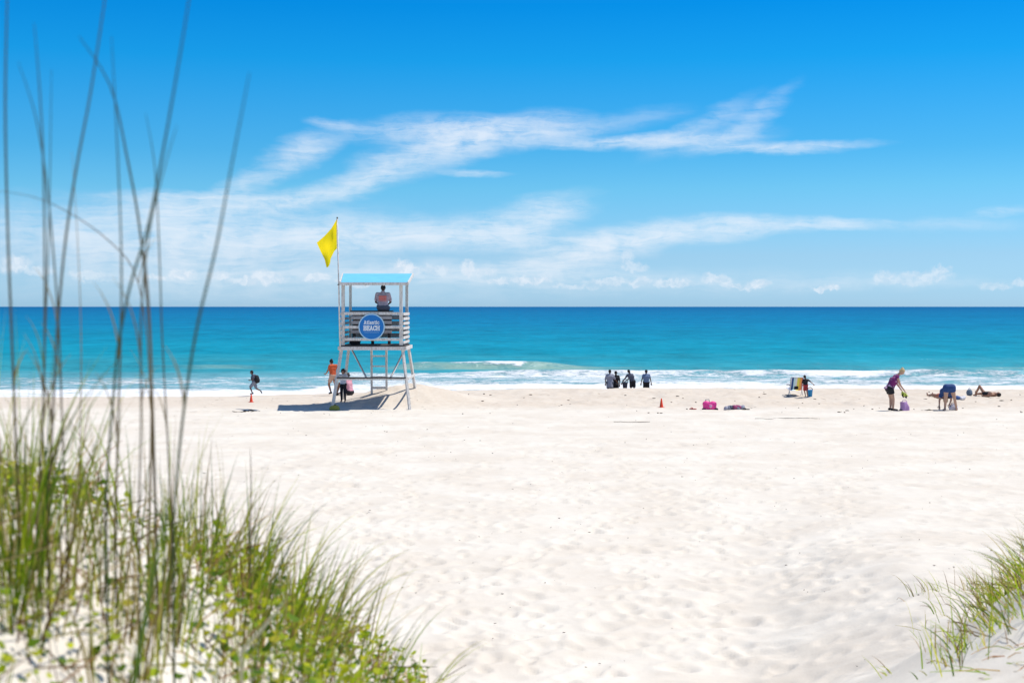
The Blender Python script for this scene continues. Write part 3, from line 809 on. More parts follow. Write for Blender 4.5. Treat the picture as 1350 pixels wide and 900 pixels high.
    for a_, b_, h_ in ((c[0] + dn + fw, c[1] + dn + fw, .105), (c[3] + dn, c[2] + dn, .10),
                       (c[1] + Vector((.03, -.045, -.045)), c[2] + Vector((.03, .02, -.045)), .13), (c[0] + Vector((-.03, -.045, -.045)), c[3] + Vector((-.03, .02, -.045)), .13)):
        bar('fascia', a_, b_, .045, h_, W, rf)
    for f in (.08, .36, .64, .92):
        bar('rafter', c[0].lerp(c[1], f) + Vector((0, .06, -.085)), c[3].lerp(c[2], f) + Vector((0, -.06, -.085)), .05, .09, W, rf)
    # railings on the beach side: three boards
    for py, h in ((413.2, .105), (431.2, .105), (447.2, .105)):
        z = L(0, py, 52.9).z
        bar('rail', (xfl + .0, -.083, z), (xfr + .05, -.083, z), .035, h, W, t)
    # boards of the sea side and the two flanks
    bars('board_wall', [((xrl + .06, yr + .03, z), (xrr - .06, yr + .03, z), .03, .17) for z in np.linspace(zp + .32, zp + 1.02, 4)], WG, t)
    for xa, xb, sg in ((xfr + .085, xrr + .085, 1), (xfl - .085, xrl - .085, -1)):
        bars('side_wall', [((xa, .02, z), (xb, yr + .04, z), .03, .105) for z in np.linspace(zp + .10, zp + 1.16, 7)], W, t)
    # high bench: dark seat plank and a slatted back panel under it
    be = empty('bench', (0, 0, 0)); be.parent = t
    x0, x1 = L(462.5, 0, 54.3).x, L(516.5, 0, 54.3).x; ys = 54.3 - Yf; zs = L(0, 410.2, 54.3).z
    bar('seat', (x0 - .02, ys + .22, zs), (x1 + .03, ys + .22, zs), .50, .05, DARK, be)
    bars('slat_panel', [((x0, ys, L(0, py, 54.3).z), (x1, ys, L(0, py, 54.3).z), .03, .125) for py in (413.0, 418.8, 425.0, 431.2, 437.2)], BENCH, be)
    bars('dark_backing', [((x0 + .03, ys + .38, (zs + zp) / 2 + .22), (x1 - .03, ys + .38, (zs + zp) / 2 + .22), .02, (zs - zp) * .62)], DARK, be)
    for px in (466, 490.5, 512.5):
        x = L(px, 0, 54.3).x
        bar('bench_leg', (x, ys + .045, zp), (x, ys + .045, zs - .03), .08, .05, DARK, be); bar('bench_leg', (x, ys + .42, zp), (x, ys + .42, zs - .03), .08, .05, DARK, be)
    # round sign
    sc = L(489.9, 430.8, 52.85); yy = -.135; r = 17.3 / F * 52.85
    bm = bmesh.new(); bmesh.ops.create_cone(bm, cap_ends=True, segments=64, radius1=r * .93, radius2=r * .93, depth=.03, matrix=Matrix.Translation((sc.x, yy, sc.z)) @ Matrix.Rotation(R(90), 4, 'X'))
    sg = link('sign', finish(bm), SIGN, t, label='round blue sign reading Atlantic BEACH with a pale rim')
    bm = bmesh.new(); n = 64
    for rr, rin, y0, y1 in ((r, r * .925, yy - .022, yy + .016),):
        ring = [[bm.verts.new((sc.x + q * math.cos(a), y, sc.z + q * math.sin(a))) for a in [2 * math.pi * i / n for i in range(n)]] for q, y in ((rr, y1), (rr, y0), (rin, y0), (rin, y1))]
        for a, b_ in zip(ring, ring[1:] + ring[:1]):
            for i in range(n): bm.faces.new((a[i], a[(i + 1) % n], b_[(i + 1) % n], b_[i]))
    link('rim', finish(bm), RING, sg)
    yl2 = yy - .019
    link('lettering', finish(lettering('BEACH', sc.x, sc.z - .045, yl2, .155, .60, .034)), LET, sg)
    link('lettering', finish(lettering('Atlantic', sc.x, sc.z + .165, yl2, .125, .57, .024)), LET, sg)
    bm = bmesh.new(); tube_bm(bm, [(sc.x - .27 + i * .012, yl2, sc.z - .205 + .008 * math.sin(i * 1.25)) for i in range(46)], .005, 6)
    link('wavy_line', finish(bm), RING, sg)
    # black bag on the platform floor
    b = empty('bag', base + Vector((L(468.5, 0, 53.4).x, .45, zp)), 0, label='black bag lying on the tower platform behind the rails', cat='bag')
    bm = bmesh.new(); ell_bm(bm, (0, 0, .12), (.20, .13, .12)); ell_bm(bm, (-.06, 0, .11), (.17, .12, .11)); box_bm(bm, (-.17, 0, .06), (.17, 0, .06), .2, .11)
    link('bag_body', fuse(bm, .014, 3), BLACK, b)
    tube('handle', [(-.1, -.02, .2), (-.06, -.02, .3), (.06, -.02, .3), (.1, -.02, .2)], .012, WHITE_C, b)
    # flag on its pole
    p0, p1 = at(448.6, 463, 52.86), at(444.6, 287.5, 52.86)
    fp = empty('flagpole', p0, 0, label='yellow warning flag drooping from a white pole at the tower corner', cat='flag')
    d = p1 - p0
    tube('pole', [(0, 0, 0), d * .5, d], [.032, .028, .022], W, fp, 10)
    bm = bmesh.new(); ell_bm(bm, d, (.03, .03, .045), seg=10)
    link('finial', finish(bm, smooth=True), mat('bronze', (.12, .09, .05), .4), fp)
    for f in (.5, .64): bars('bracket', [((0 + d.x * f - .05, .0, d.z * f), (d.x * f + .06, .0, d.z * f), .075, .03)], DARK, fp) if f < .6 else None
    O = lambda px, py: at(px, py, 52.86) - p0
    top = [O(443.9, 289), O(437, 301), O(428, 311), O(417.6, 320)]
    bot = [O(444.3, 327.5), O(440.5, 331.5), O(436, 341), O(434.6, 353.5)]
    fly = [O(417.6, 320), O(422.5, 331), O(428, 342), O(430.5, 352.5)]
    def bez(P, u):
        i = min(int(u * (len(P) - 1)), len(P) - 2); f = u * (len(P) - 1) - i
        g = f * f * (3 - 2 * f) * .3 + f * .7
        return P[i].lerp(P[i + 1], g)
    nu, nv = 28, 28
    bm = bmesh.new(); g = []
    for i in range(nu + 1):
        u = i / nu; row = []
        for k in range(nv + 1):
            w = k / nv
            p = bez(top, u).lerp(bez(bot, u), w)
            q = bez(fly, w)
            p = p.lerp(q, max(0, (u - .75) / .25) ** 2)
            y = .07 * math.sin(7.5 * u + 2.6 * w) * u ** .6 + .035 * math.sin(14 * u - 5 * w) * u ** .5 + .03 * math.sin(9 * w + 3 * u) * u
            dy = y + 1.05 * max(0, (O(444, 300).x - p.x)); sc_ = 1 + dy / 52.86
            row.append(bm.verts.new(((p.x + p0.x) * sc_ - p0.x, dy, (p.z + p0.z - EYE) * sc_ - p0.z + EYE)))
        g.append(row)
    for i in range(nu):
        for k in range(nv): bm.faces.new((g[i][k], g[i + 1][k], g[i + 1][k + 1], g[i][k + 1]))
    fl = link('flag', finish(bm, smooth=True), YELLOW, fp)

# ------------------------------------------------------------------ beach things
def build_props():
    def cone(px, py, h, label):
        p = on_ground(px, py); t = empty('traffic_cone', p, R(20), label=label, cat='traffic cone', group='small red cones on the sand')
        bm = bmesh.new(); lathe_bm(bm, [(.075 * h / .34, .018), (.068 * h / .34, .03), (.022 * h / .34, h * .97), (.012 * h / .34, h)], 20)
        link('cone_body', finish(bm, smooth=True), CONE, t)
        bm = bmesh.new(); box_bm(bm, (-.1 * h / .34, 0, .011), (.1 * h / .34, 0, .011), .2 * h / .34, .022)
        link('base', finish(bm, .004), CONE, t)
        return t
    cone(872, 537, .35, 'small red cone standing alone on the sand left of the pink bag')
    cone(331.2, 530, .33, 'small red cone in front of the running child')
    # pink bag
    p = on_ground(935.5, 539.5, -.03); t = empty('beach_bag', p, 0, label='bulging bright pink beach bag with dark lower corners on the sand', cat='bag')
    bm = bmesh.new()
    box_bm(bm, (-.24, 0, .17), (.24, 0, .17), .2, .28); ell_bm(bm, (-.12, 0, .24), (.15, .13, .12)); ell_bm(bm, (.12, 0, .23), (.15, .13, .12)); ell_bm(bm, (.02, -.09, .15), (.16, .07, .11))
    link('bag_body', fuse(bm, .016, 4), PINK_BAG, t)
    for x in (-.21, .23):
        bm = bmesh.new(); ell_bm(bm, (x, -.06, .055), (.09, .07, .05)); link('corner_patch', fuse(bm, .014, 2), BLACK, t)
    bm = bmesh.new(); ell_bm(bm, (.02, -.165, .17), (.055, .012, .06)); link('pocket_patch', finish(bm, smooth=True), mat('patch_pale', (.72, .42, .56), .7), t)
    tube('handle', [(-.16, .03, .3), (-.14, .03, .40), (-.02, .03, .41), (.0, .03, .3)], .016, mat('strap_grey', (.22, .22, .30), .7), t)
    # sandals and cloth heap
    def sandal(name, px, py, m, rz, label, L=.26):
        t = empty(name, on_ground(px, py) + Vector((0, 0, .012)), rz, label=label, cat='sandal', group='footwear left on the sand')
        bm = bmesh.new(); ell_bm(bm, (0, .05, .02), (.05, L * .45, .018)); ell_bm(bm, (0, -.06, .02), (.04, L * .3, .018))
        link('sole', fuse(bm, .008, 2), m, t)
        bm = bmesh.new(); tube_bm(bm, [(-.045, .0, .02), (-.03, .06, .07), (0, .1, .05), (.03, .06, .07), (.045, 0, .02)], .011)
        link('strap', finish(bm, smooth=True), m, t)
    sandal('sandal', 914, 539.5, RED_C, R(70), 'red sandal lying left of the pink bag')
    sandal('sandal', 984, 540, BLACK, R(75), 'black sandal lying rightmost past the crumpled towels')
    def heap(name, px, py, cols, w, h, label, cat, seed):
        rr = random.Random(seed)
        t = empty(name, on_ground(px, py), 0, label=label, cat=cat)
        for i, m in enumerate(cols):
            bm = bmesh.new()
            for _ in range(5):
                x = rr.uniform(-.5, .5) * w * .6 + (i - (len(cols) - 1) / 2) * w / len(cols) * .7
                ell_bm(bm, (x, rr.uniform(-.08, .08), h * rr.uniform(.2, .5)), (w * .22, rr.uniform(.07, .13), h * rr.uniform(.4, .6)), Matrix.Rotation(rr.uniform(-.6, .6), 4, 'Y'))
            link('fold', fuse(bm, .012, 2), m, t)
    heap('clothes_heap', 961, 539.5, [GREY, GREYD], .34, .17, 'crumpled grey clothes right of the pink bag', 'clothes', 4)
    heap('towel', 973.5, 539, [mat('towel_plum', (.33, .08, .18), .9), GREY], .36, .19, 'crumpled plum and grey towel beside the grey clothes', 'towel', 9)
    heap('towel', 1267, 526, [mat('towel_blue', (.10, .17, .38), .9), WHITE_C], .36, .15, 'crumpled blue and white towel right of the bending woman', 'towel', 13)
    # round bag by the sunbather
    t = empty('backpack', on_ground(1278, 521.5), R(20), label='rounded blue grey rucksack standing left of the sunbather with raised knee', cat='backpack')
    bm = bmesh.new(); ell_bm(bm, (0, 0, .14), (.14, .11, .15)); ell_bm(bm, (.0, -.07, .1), (.1, .07, .08))
    link('bag_body', fuse(bm, .012, 3), mat('bag_slate', (.12, .17, .23), .8, .5, 16), t)
    tube('handle', [(-.04, 0, .28), (-.03, 0, .33), (.03, 0, .33), (.04, 0, .28)], .01, BLACK, t)
    # lilac bag
    t = empty('beach_bag', on_ground(1192.3, 541.3), 0, label='lilac soft bag on the sand at the hands of the purple topped woman', cat='bag')
    bm = bmesh.new(); lathe_bm(bm, [(.165, 0), (.178, .03), (.16, .15), (.125, .30), (.118, .335), (.10, .335), (.105, .28), (.1, .1)], 28, sy=.7)
    for v in bm.verts: v.co.x += .035 * math.sin(v.co.z * 14 + v.co.y * 9) * (.5 + v.co.z); v.co.y += .02 * math.sin(v.co.x * 30)
    link('bag_body', finish(bm, smooth=True), LILAC, t)
    tube('handle', [(-.1, 0, .32), (-.06, -.02, .39), (.04, -.02, .40), (.1, 0, .32)], .012, LILAC, t)
    bm = bmesh.new(); ell_bm(bm, (-.14, -.06, .03), (.09, .06, .035)); link('base_patch', finish(bm, smooth=True), BLACK, t)
    # lime sandals in her hand
    p = at(1192.6, 520.6, 51.8)
    t = empty('sandals', p, 0, label='pair of lime and black sandals dangling from the stooping woman\'s hand', cat='sandals')
    for dx, dz, rx in ((-.06, 0, .25), (.03, -.03, .5)):
        rot = Matrix.Translation((dx, 0, dz)) @ Matrix.Rotation(-rx, 4, 'Y')
        bm = bmesh.new(); ell_bm(bm, rot @ Vector((0, 0, .02)), (.05, .02, .12), rot.to_3x3().to_4x4()); link('sole', fuse(bm, .008, 2), BLACK, t)
        bm = bmesh.new(); tube_bm(bm, [rot @ Vector(q) for q in ((-.06, -.02, .02), (-.03, -.05, .08), (0, -.05, .14), (.04, -.05, .06), (.07, -.02, -.06))], .018); link('strap', finish(bm, smooth=True), LIME, t)
    # white bag between the bending woman's feet
    t = empty('tote_bag', on_ground(1257, 540.2), 0, label='white and grey tote bag standing between the bending woman\'s feet', cat='bag')
    bm = bmesh.new(); ell_bm(bm, (0, 0, .1), (.17, .11, .11)); box_bm(bm, (-.14, 0, .05), (.14, 0, .05), .18, .09); ell_bm(bm, (.02, 0, .17), (.11, .08, .08))
    link('bag_body', fuse(bm, .014, 3), mat('tote_white', (.60, .58, .66), .8, .35, 14), t)
    tube('handle', [(-.14, -.05, .12), (-.08, -.04, .26), (.02, -.03, .29), (.1, -.04, .22), (.13, -.05, .1)], .013, mat('handle_plum', (.10, .06, .09), .7), t)
    # striped beach chair
    p = on_ground(1049, 522.0)
    t = empty('beach_chair', p, R(6), label='low folding beach chair with blue white yellow and orange striped back', cat='beach chair')
    for x in (-.27, .27):
        tube('frame_side', [(x, -.22, .80), (x, .0, .26), (x, .16, .02)], .013, METAL, t); tube('frame_side', [(x, -.14, .02), (x, .02, .26), (x, .42, .34)], .013, METAL, t)
        tube('armrest', [(x, -.1, .47), (x * 1.03, .12, .49), (x * 1.03, .34, .47)], .022, mat('arm_dark', (.05, .05, .06), .5), t)
    tube('top_bar', [(-.27, -.22, .80), (.27, -.22, .80)], .013, METAL, t)
    m = bpy.data.materials.new('deckchair_stripes'); m.use_nodes = True
    n = NT(m.node_tree); b = m.node_tree.nodes['Principled BSDF']
    x = n.sep(n.new('ShaderNodeTexCoord').outputs['Object'])[0]
    cr = n.ramp(n.mapr(x, -.27, .27, smooth=False), [(0, (.70, .75, .80)), (.10, (.01, .07, .26)), (.26, (.55, .80, .85)), (.42, (.80, .80, .78)), (.55, (.80, .72, .12)), (.72, (.86, .42, .10)), (.88, (.62, .16, .12)), (.95, (.75, .6, .6))], 'CONSTANT')
    n.set(b.inputs['Base Color'], cr); b.inputs['Roughness'].default_value = .8
    def sheet(name, pts):
        bm = bmesh.new(); r = []
        for y, z in pts: r.append([bm.verts.new((xx, y + .03 * (1 - (xx / .26) ** 2), z)) for xx in np.linspace(-.262, .262, 13)])
        for a, b_ in zip(r, r[1:]):
            for i in range(12): bm.faces.new((a[i], a[i + 1], b_[i + 1], b_[i]))
        o = link(name, finish(bm, smooth=True), m, t); s = o.modifiers.new('t', 'SOLIDIFY'); s.thickness = .005
    sheet('back', [(-.222 + .222 * k / 8 * .98, .80 - .52 * k / 8) for k in range(9)])
    sheet('seat', [(.0 + .42 * k / 6, .245 + .085 * k / 6) for k in range(7)])
    bm = bmesh.new(); box_bm(bm, (-.07, -.02, .36), (.1, -.02, .36), .05, .15); link('pouch', finish(bm, .02), BLACK, t)
    # blue bucket
    t = empty('bucket', on_ground(1068, 522.3), 0, label='blue bucket with dark handle standing beside the small child', cat='bucket')
    bm = bmesh.new(); lathe_bm(bm, [(.085, 0), (.105, .26), (.115, .265), (.115, .285), (.097, .285), (.078, .03)], 20); link('bucket_body', finish(bm, smooth=True), BLUE_P, t)
    tube('handle', [(.105, 0, .26), (.085, 0, .34), (0, 0, .38), (-.085, 0, .34), (-.105, 0, .26)], .014, BLACK, t)
    # olive float half sunk by the tower's leg
    t = empty('float', on_ground(441, 540) , 0, label='olive green float half sunk in the sand at the tower front leg', cat='float')
    bm = bmesh.new(); ell_bm(bm, (0, 0, .05), (.2, .17, .14)); link('shell', finish(bm, smooth=True), OLIVE, t)
    tube('rope_loop', [(-.05, -.02, .16), (-.03, -.03, .2), (.03, -.03, .2), (.05, -.02, .16)], .012, BLACK, t)
    # dark strands and drift weed lying on the sand
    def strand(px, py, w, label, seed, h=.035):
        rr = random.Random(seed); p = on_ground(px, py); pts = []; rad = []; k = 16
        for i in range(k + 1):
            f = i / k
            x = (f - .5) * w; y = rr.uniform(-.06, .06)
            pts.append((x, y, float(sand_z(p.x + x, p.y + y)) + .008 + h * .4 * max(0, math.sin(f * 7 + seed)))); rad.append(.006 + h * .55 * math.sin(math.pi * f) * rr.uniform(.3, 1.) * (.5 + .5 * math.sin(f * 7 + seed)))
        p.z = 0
        tube('dark_strand', pts, rad, WEED, None, 7, label=label, cat='seaweed', group='dark seaweed strands on the sand').location = p
    strand(317, 543, .62, 'dark strand on the sand in front of the running child and cone', 2, .09)  # low dark lumpy strip along the sand
    strand(333, 542, .55, 'short dark strand ending right of the one below the cone', 5, .07)
    strand(1042, 521.5, .45, 'dark seaweed strand under the striped beach chair', 7)
    strand(1038, 551.5, 2.2, 'long thin seaweed line on the open sand below the striped chair', 3, .01)
    strand(833, 556.5, 1.2, 'thin seaweed line on the open sand below the red cone', 8, .01)
    strand(1225, 541, .6, 'dark seaweed strand left of the bending woman', 11)
    # small drift flecks all over the beach: nobody could count them
    rg = np.random.default_rng(3); bm = bmesh.new()
    for i in range(430):
        y = 13 + 49 * rg.random() ** 1.1; x = (rg.random() - .5) * .78 * y; z = float(sand_z(x, y))
        far = y > 50 and x > -2
        s = rg.uniform(.004, .011) * (1 + y / 28) * (1.25 if far else .55)
        M = Matrix.Translation((x, y, z + .012)) @ Matrix.Rotation(rg.uniform(0, 6.28), 4, 'Z') @ Matrix.Diagonal((s * rg.uniform(1, 3), s, s * .55, 1))
        bmesh.ops.create_icosphere(bm, subdivisions=1, radius=1, matrix=M)
    link('drift_flecks', finish(bm), mat('drift', (.13, .10, .075), .9, .4, 3), label='small dark shell and weed flecks scattered over the sand', cat='debris', kind='stuff')

# ------------------------------------------------------------------ dune plants
def leaf_material(name, trans=.35):
    m = bpy.data.materials.new(name); m.use_nodes = True
    n = NT(m.node_tree); b = m.node_tree.nodes['Principled BSDF']
    c = n.new('ShaderNodeAttribute', attribute_name='tint').outputs['Color']
    n.set(b.inputs['Base Color'], c); b.inputs['Roughness'].default_value = .6; b.inputs['Specular IOR Level'].default_value = .15
    out = [x for x in m.node_tree.nodes if x.type == 'OUTPUT_MATERIAL'][0]
    t = n.new('ShaderNodeBsdfTranslucent'); n.set(t.inputs[0], n.v('MULTIPLY', c, (1.25, 1.3, .7)))
    mx = n.new('ShaderNodeMixShader'); mx.inputs[0].default_value = trans
    n.set(mx.inputs[1], b.outputs[0]); n.set(mx.inputs[2], t.outputs[0]); n.set(out.inputs[0], mx.outputs[0])
    return m

class Ribbons:
    """many grass blades collected into one mesh; each a tapered, folded strip"""
    def __init__(s): s.v = []; s.f = []; s.c = []
    def blade(s, pts, widths, col, face=None, tip=None):
        k = len(pts); base = len(s.v)
        for i in range(k):
            a = Vector(pts[max(i - 1, 0)]); b = Vector(pts[min(i + 1, k - 1)]); d = (b - a).normalized()
            f = Vector(face) if face is not None else Vector((0, -1, .15))
            w = d.cross(f)
            if w.length < .05: w = Vector((1, 0, 0))
            w.normalize(); nn = w.cross(d); p = Vector(pts[i]); h = widths[i] / 2
            s.v += [tuple(p - w * h), tuple(p + nn * h * .35), tuple(p + w * h)]
            t = i / (k - 1); q = tip if tip else col
            cc = tuple(col[j] * (1 - t) + q[j] * t for j in range(3)) + (1,)
            s.c += [cc] * 3
        for i in range(k - 1):
            o = base + 3 * i
            s.f += [(o, o + 1, o + 4, o + 3), (o + 1, o + 2, o + 5, o + 4)]
    def poly(s, pts, col):
        b = len(s.v); s.v += [tuple(p) for p in pts]; s.c += [tuple(col) + (1,)] * len(pts); s.f.append(tuple(range(b, b + len(pts))))
    def mesh(s):
        me = bpy.data.meshes.new('blades'); me.from_pydata(s.v, [], s.f)
        a = me.color_attributes.new('tint', 'FLOAT_COLOR', 'POINT'); a.data.foreach_set('color', np.array(s.c, np.float32).ravel())
        me.polygons.foreach_set('use_smooth', [True] * len(me.polygons))
        return me

GREENS = [(.17, .27, .010), (.26, .36, .012), (.38, .44, .02), (.055, .11, .010), (.48, .48, .05), (.09, .16, .012)]
STRAW = [(.42, .32, .14), (.30, .20, .09), (.50, .41, .22), (.16, .095, .045), (.10, .06, .03)]

def tuft(rb, rr, x, y, n, lmin, lmax, lean, spread=.5, rad=.06, dry=.15, w=(.004, .008)):
    for _ in range(n):
        a = rr.uniform(0, 6.283); r = rad * math.sqrt(rr.random())
        bx, by = x + r * math.cos(a), y + r * math.sin(a); bz = float(ground(bx, by)) - .02
        L = rr.uniform(lmin, lmax); out = rr.uniform(.05, spread)
        dx, dy = math.cos(a) * out + lean[0], math.sin(a) * out + lean[1]
        bend = rr.uniform(.3, 1.3); k = 8; pts = []
        p = Vector((bx, by, bz)); up = Vector((dx * .35, dy * .35, 1)).normalized()
        for i in range(k):
            pts.append(p.copy()); f = (i + 1) / k
            d = Vector((dx * (.35 + bend * f * f), dy * (.35 + bend * f * f), 1 - .55 * bend * f * f * min(1, math.hypot(dx, dy) * 1.4))).normalized()
            p = p + d * L / k
        ww = rr.uniform(*w)
        if rr.random() < dry: col = rr.choice(STRAW); tip = rr.choice(STRAW)
        else:
            col = rr.choice(GREENS); tip = col if rr.random() < .7 else STRAW[0]
        v = rr.uniform(.8, 1.25); col = tuple(c * v for c in col); tip = tuple(c * v for c in tip)
        rb.blade(pts, [ww * (.8 + .3 * math.sin(math.pi * min(1, i / k * 1.4))) * (1 - (i / (k - 1)) ** 2.2 * .93) for i in range(k)], col,
                 face=(math.cos(a * 3.1) * .8, -1, rr.uniform(-.4, .6)), tip=tip)

def ground_leaf(rb, rr, x, y, size, h, kind='round'):
    """a small rounded creeper leaf on a short stalk"""
    z = float(ground(x, y)) + h
    nrm = Vector((rr.uniform(-.7, .7), rr.uniform(-.9, .3), 1)).normalized()
    s = nrm.cross(Vector((rr.uniform(-1, 1), 1, 0))).normalized(); u = s.cross(nrm)
    c = Vector((x, y, z)); n = 7
    col = rr.choice([(.17, .27, .010), (.28, .36, .010), (.38, .42, .012), (.09, .17, .012), (.24, .30, .02), (.44, .42, .03), (.06, .12, .01)])
    v = rr.uniform(.75, 1.2); col = tuple(q * v for q in col)
    as_ = rr.uniform(.55, 1.)
    rb.poly([c + (s * math.cos(t) * as_ + u * math.sin(t)) * size * (.85 + .25 * math.cos(t * 2)) + nrm * size * .25 * math.cos(2 * t) for t in [6.283 * i / n for i in range(n)]], col)
    if rr.random() < .35:
        g = Vector((x + rr.uniform(-.02, .02), y + rr.uniform(-.02, .02), z - h - .01))
        rb.blade([g, g.lerp(c, .5) + Vector((.004, 0, 0)), c], [.003, .0028, .002], rr.choice([GREENS[1], STRAW[1], (.22, .1, .06)]))

def build_plants():
    LM = leaf_material('grass_leaf', .40); CM = leaf_material('creeper_leaf', .36); SM = leaf_material('stalk', .15)
    rr = random.Random(21)
    rb = Ribbons()
    # left dune: scattered tufts, thicker along the shoulder that faces the beach
    n = 0
    while n < 78:
        y = rr.uniform(2.6, 6.6); x = rr.uniform(-.46 * y - .25, -.12)
        edge = -.12 - .085 * (y - 2.6)
        if x > edge: continue
        px = x / y * F + CX
        gz = float(ground(x, y)); py = HY + (EYE - gz) / y * F
        shoulder = 1 if (px > 230 and py > 690) else (.9 if px < 90 else .5)
        if rr.random() > shoulder: continue
        n += 1
        right = max(0., min(1., (px - 200) / 300))
        sc = min(1., .62 + .1 * (y - 2.5))
        tuft(rb, rr, x, y, rr.randint(5, 11), .16 * sc, (.42 + .16 * right) * sc, (rr.uniform(-.3, .5) + .45 * right, rr.uniform(-.3, .3)), .95, .07, dry=.26, w=(.003, .007))
    # fringe of long curving blades on the right shoulder
    for _ in range(34):
        y = rr.uniform(3.9, 6.2); x = y * (rr.uniform(300, 505) - CX) / F
        tuft(rb, rr, x, y, rr.randint(5, 10), .22, .62, (rr.uniform(.15, 1.), rr.uniform(-.3, .2)), .75, .07, dry=.2, w=(.003, .007))
    # upright clumps seen against the sand
    for px, y, k, L in ((318, 5.2, 20, .60), (345, 5.6, 14, .55), (255, 4.6, 18, .55), (225, 4.2, 16, .6), (120, 3.9, 14, .52), (28, 3.6, 30, .52), (60, 4.0, 24, .55), (5, 3.4, 26, .5), (385, 5.7, 16, .5), (440, 5.9, 16, .48),
                        (15, 3.9, 30, .66), (45, 4.3, 26, .68), (8, 3.5, 22, .82), (35, 3.8, 18, .80), (66, 4.0, 14, .74), (-10, 3.6, 20, .8), (150, 3.9, 12, .74), (262, 4.3, 14, .74), (215, 4.0, 12, .78), (80, 4.2, 22, .62), (100, 4.6, 18, .6), (140, 4.3, 14, .6), (170, 4.8, 16, .58), (200, 4.4, 18, .66), (238, 5.0, 16, .6), (275, 5.1, 18, .62), (300, 5.6, 16, .62), (330, 5.0, 16, .6)):
        tuft(rb, rr, (px - CX) / F * y, y, k // 2 + 1, L * .45, L * 1.05, (rr.uniform(-.25, .5), 0), .70, .06, dry=.28, w=(.003, .0065))
    me = rb.mesh()
    link('dune_grass', me, LM, label='long green and straw coloured grass over the left dune', cat='grass', kind='stuff')
    rb = Ribbons()
    n = 0
    while n < 4000:
        y = rr.uniform(2.1, 6.2); x = rr.uniform(-.45 * y - .2, -.12 - .07 * (y - 2.6))
        px = x / y * F + CX; gz = float(ground(x, y)); py = HY + (EYE - gz) / y * F
        cl = float(fbm(np.array(x * 3.1), np.array(y * 3.1), 3, 77))
        pr = .10 + .9 * sst(-.07, .13, cl)
        if px < 290 and py > 680: pr *= .42
        if px > 260: pr = .3 + .7 * pr
        if rr.random() > pr: continue
        n += 1
        ground_leaf(rb, rr, x, y, rr.uniform(.008, .022), rr.uniform(.0, .10) if px < 280 else rr.uniform(.02, .2))
    link('creeper_leaves', rb.mesh(), CM, label='small yellow green creeper leaves covering the left dune', cat='ground cover', kind='stuff')
    # dead stems and litter in between
    rb = Ribbons()
    for _ in range(900):
        y = rr.uniform(2.3, 6.0); x = rr.uniform(-.45 * y - .2, -.14 - .08 * (y - 2.6)); z = float(ground(x, y))
        a = rr.uniform(0, 6.28); L = rr.uniform(.08, .35); e = rr.uniform(0, .7)
        d = Vector((math.cos(a) * math.cos(e), math.sin(a) * math.cos(e), math.sin(e)))
        p = Vector((x, y, z + .005)); rb.blade([p, p + d * L * .5 + Vector((0, 0, .01)), p + d * L], [.004, .0045, .002], tuple(q * rr.uniform(.7, 1.2) for q in rr.choice(STRAW)))
    link('dead_stems', rb.mesh(), LM, label='dry straw stems littering the left dune', cat='dry grass', kind='stuff')
    # right dune
    rb = Ribbons(); r2 = random.Random(5)
    def gp(px, py):
        """where the view over the right dune meets its surface"""
        for y in np.arange(4.5, 16, .05):
            x = (px - CX) / F * y
            if float(ground(x, y)) >= EYE - (py - HY) / F * y: return x, y
        return x, y
    for _ in range(100):
        y = r2.uniform(7.2, 10.2); x = .405 * y - abs(r2.gauss(0, .47)); L = .22 + .26 * sst(.30 * y, .38 * y, x)
        if x < .30 * y and r2.random() < .6: continue
        tuft(rb, r2, x, y, r2.randint(4, 11), L * .4, L * 1.2, (r2.uniform(-2., .6), r2.uniform(-.6, .3)), 1.4, .15, dry=.30, w=(.004, .009))
    for _ in range(120):
        px = 1350 - abs(r2.gauss(0, 62)); py = r2.uniform(740, 900); x, y = gp(px, py); z = float(ground(x, y))
        a = r2.uniform(0, 6.28); L = r2.uniform(.06, .3); p = Vector((x, y, z + .006)); d = Vector((math.cos(a), math.sin(a), r2.uniform(0, .35)))
        rb.blade([p, p + d * L * .5 + Vector((0, 0, .01)), p + d * L], [.005, .005, .002], tuple(q * r2.uniform(.7, 1.2) for q in r2.choice(STRAW + GREENS[:2])))
    for _ in range(24):
        x, y = gp(r2.uniform(1205, 1300), r2.uniform(745, 885)); tuft(rb, r2, x, y, r2.randint(1, 4), .15, .42, (r2.uniform(-1.2, .2), -.1), .9, .1, dry=.35, w=(.005, .009))
    rb.c = [(min(1, c_[0] * 1.35), min(1, c_[1] * 1.3), c_[2] * 1.3, 1) for c_ in rb.c]
    link('dune_grass', rb.mesh(), LM, label='low tangled green grass over the right dune edge', cat='grass', kind='stuff')
    # the tall stalks, each a plant stem of its own
    feet = []
    def stalk(path, Y, w, col, tip, label, name='grass_stalk'):
        rb = Ribbons()
        w = w * .58; Y = Y - .2; lean = .95 if len(path) > 4 else 0.
        P = [at(px, py, Y + lean * (1 - i / (len(path) - 1)) ** 1.3) for i, (px, py) in enumerate(path)]
        # resample smoothly
        pts = []; n = 26
        for i in range(n):
            f = i / (n - 1) * (len(P) - 1); a = min(int(f), len(P) - 2); t = f - a
            p0, p1, p2, p3 = P[max(a - 1, 0)], P[a], P[a + 1], P[min(a + 2, len(P) - 1)]
            pts.append(.5 * ((2 * p1) + (p2 - p0) * t + (2 * p0 - 5 * p1 + 4 * p2 - p3) * t * t + (3 * p1 - p0 - 3 * p2 + p3) * t ** 3))
        g = pts[0]; gz = float(ground(g.x, g.y))
        pts.insert(0, Vector((g.x, g.y + .02, min(gz - .03, g.z - .02))))
        k = len(pts); feet.append(pts[0])
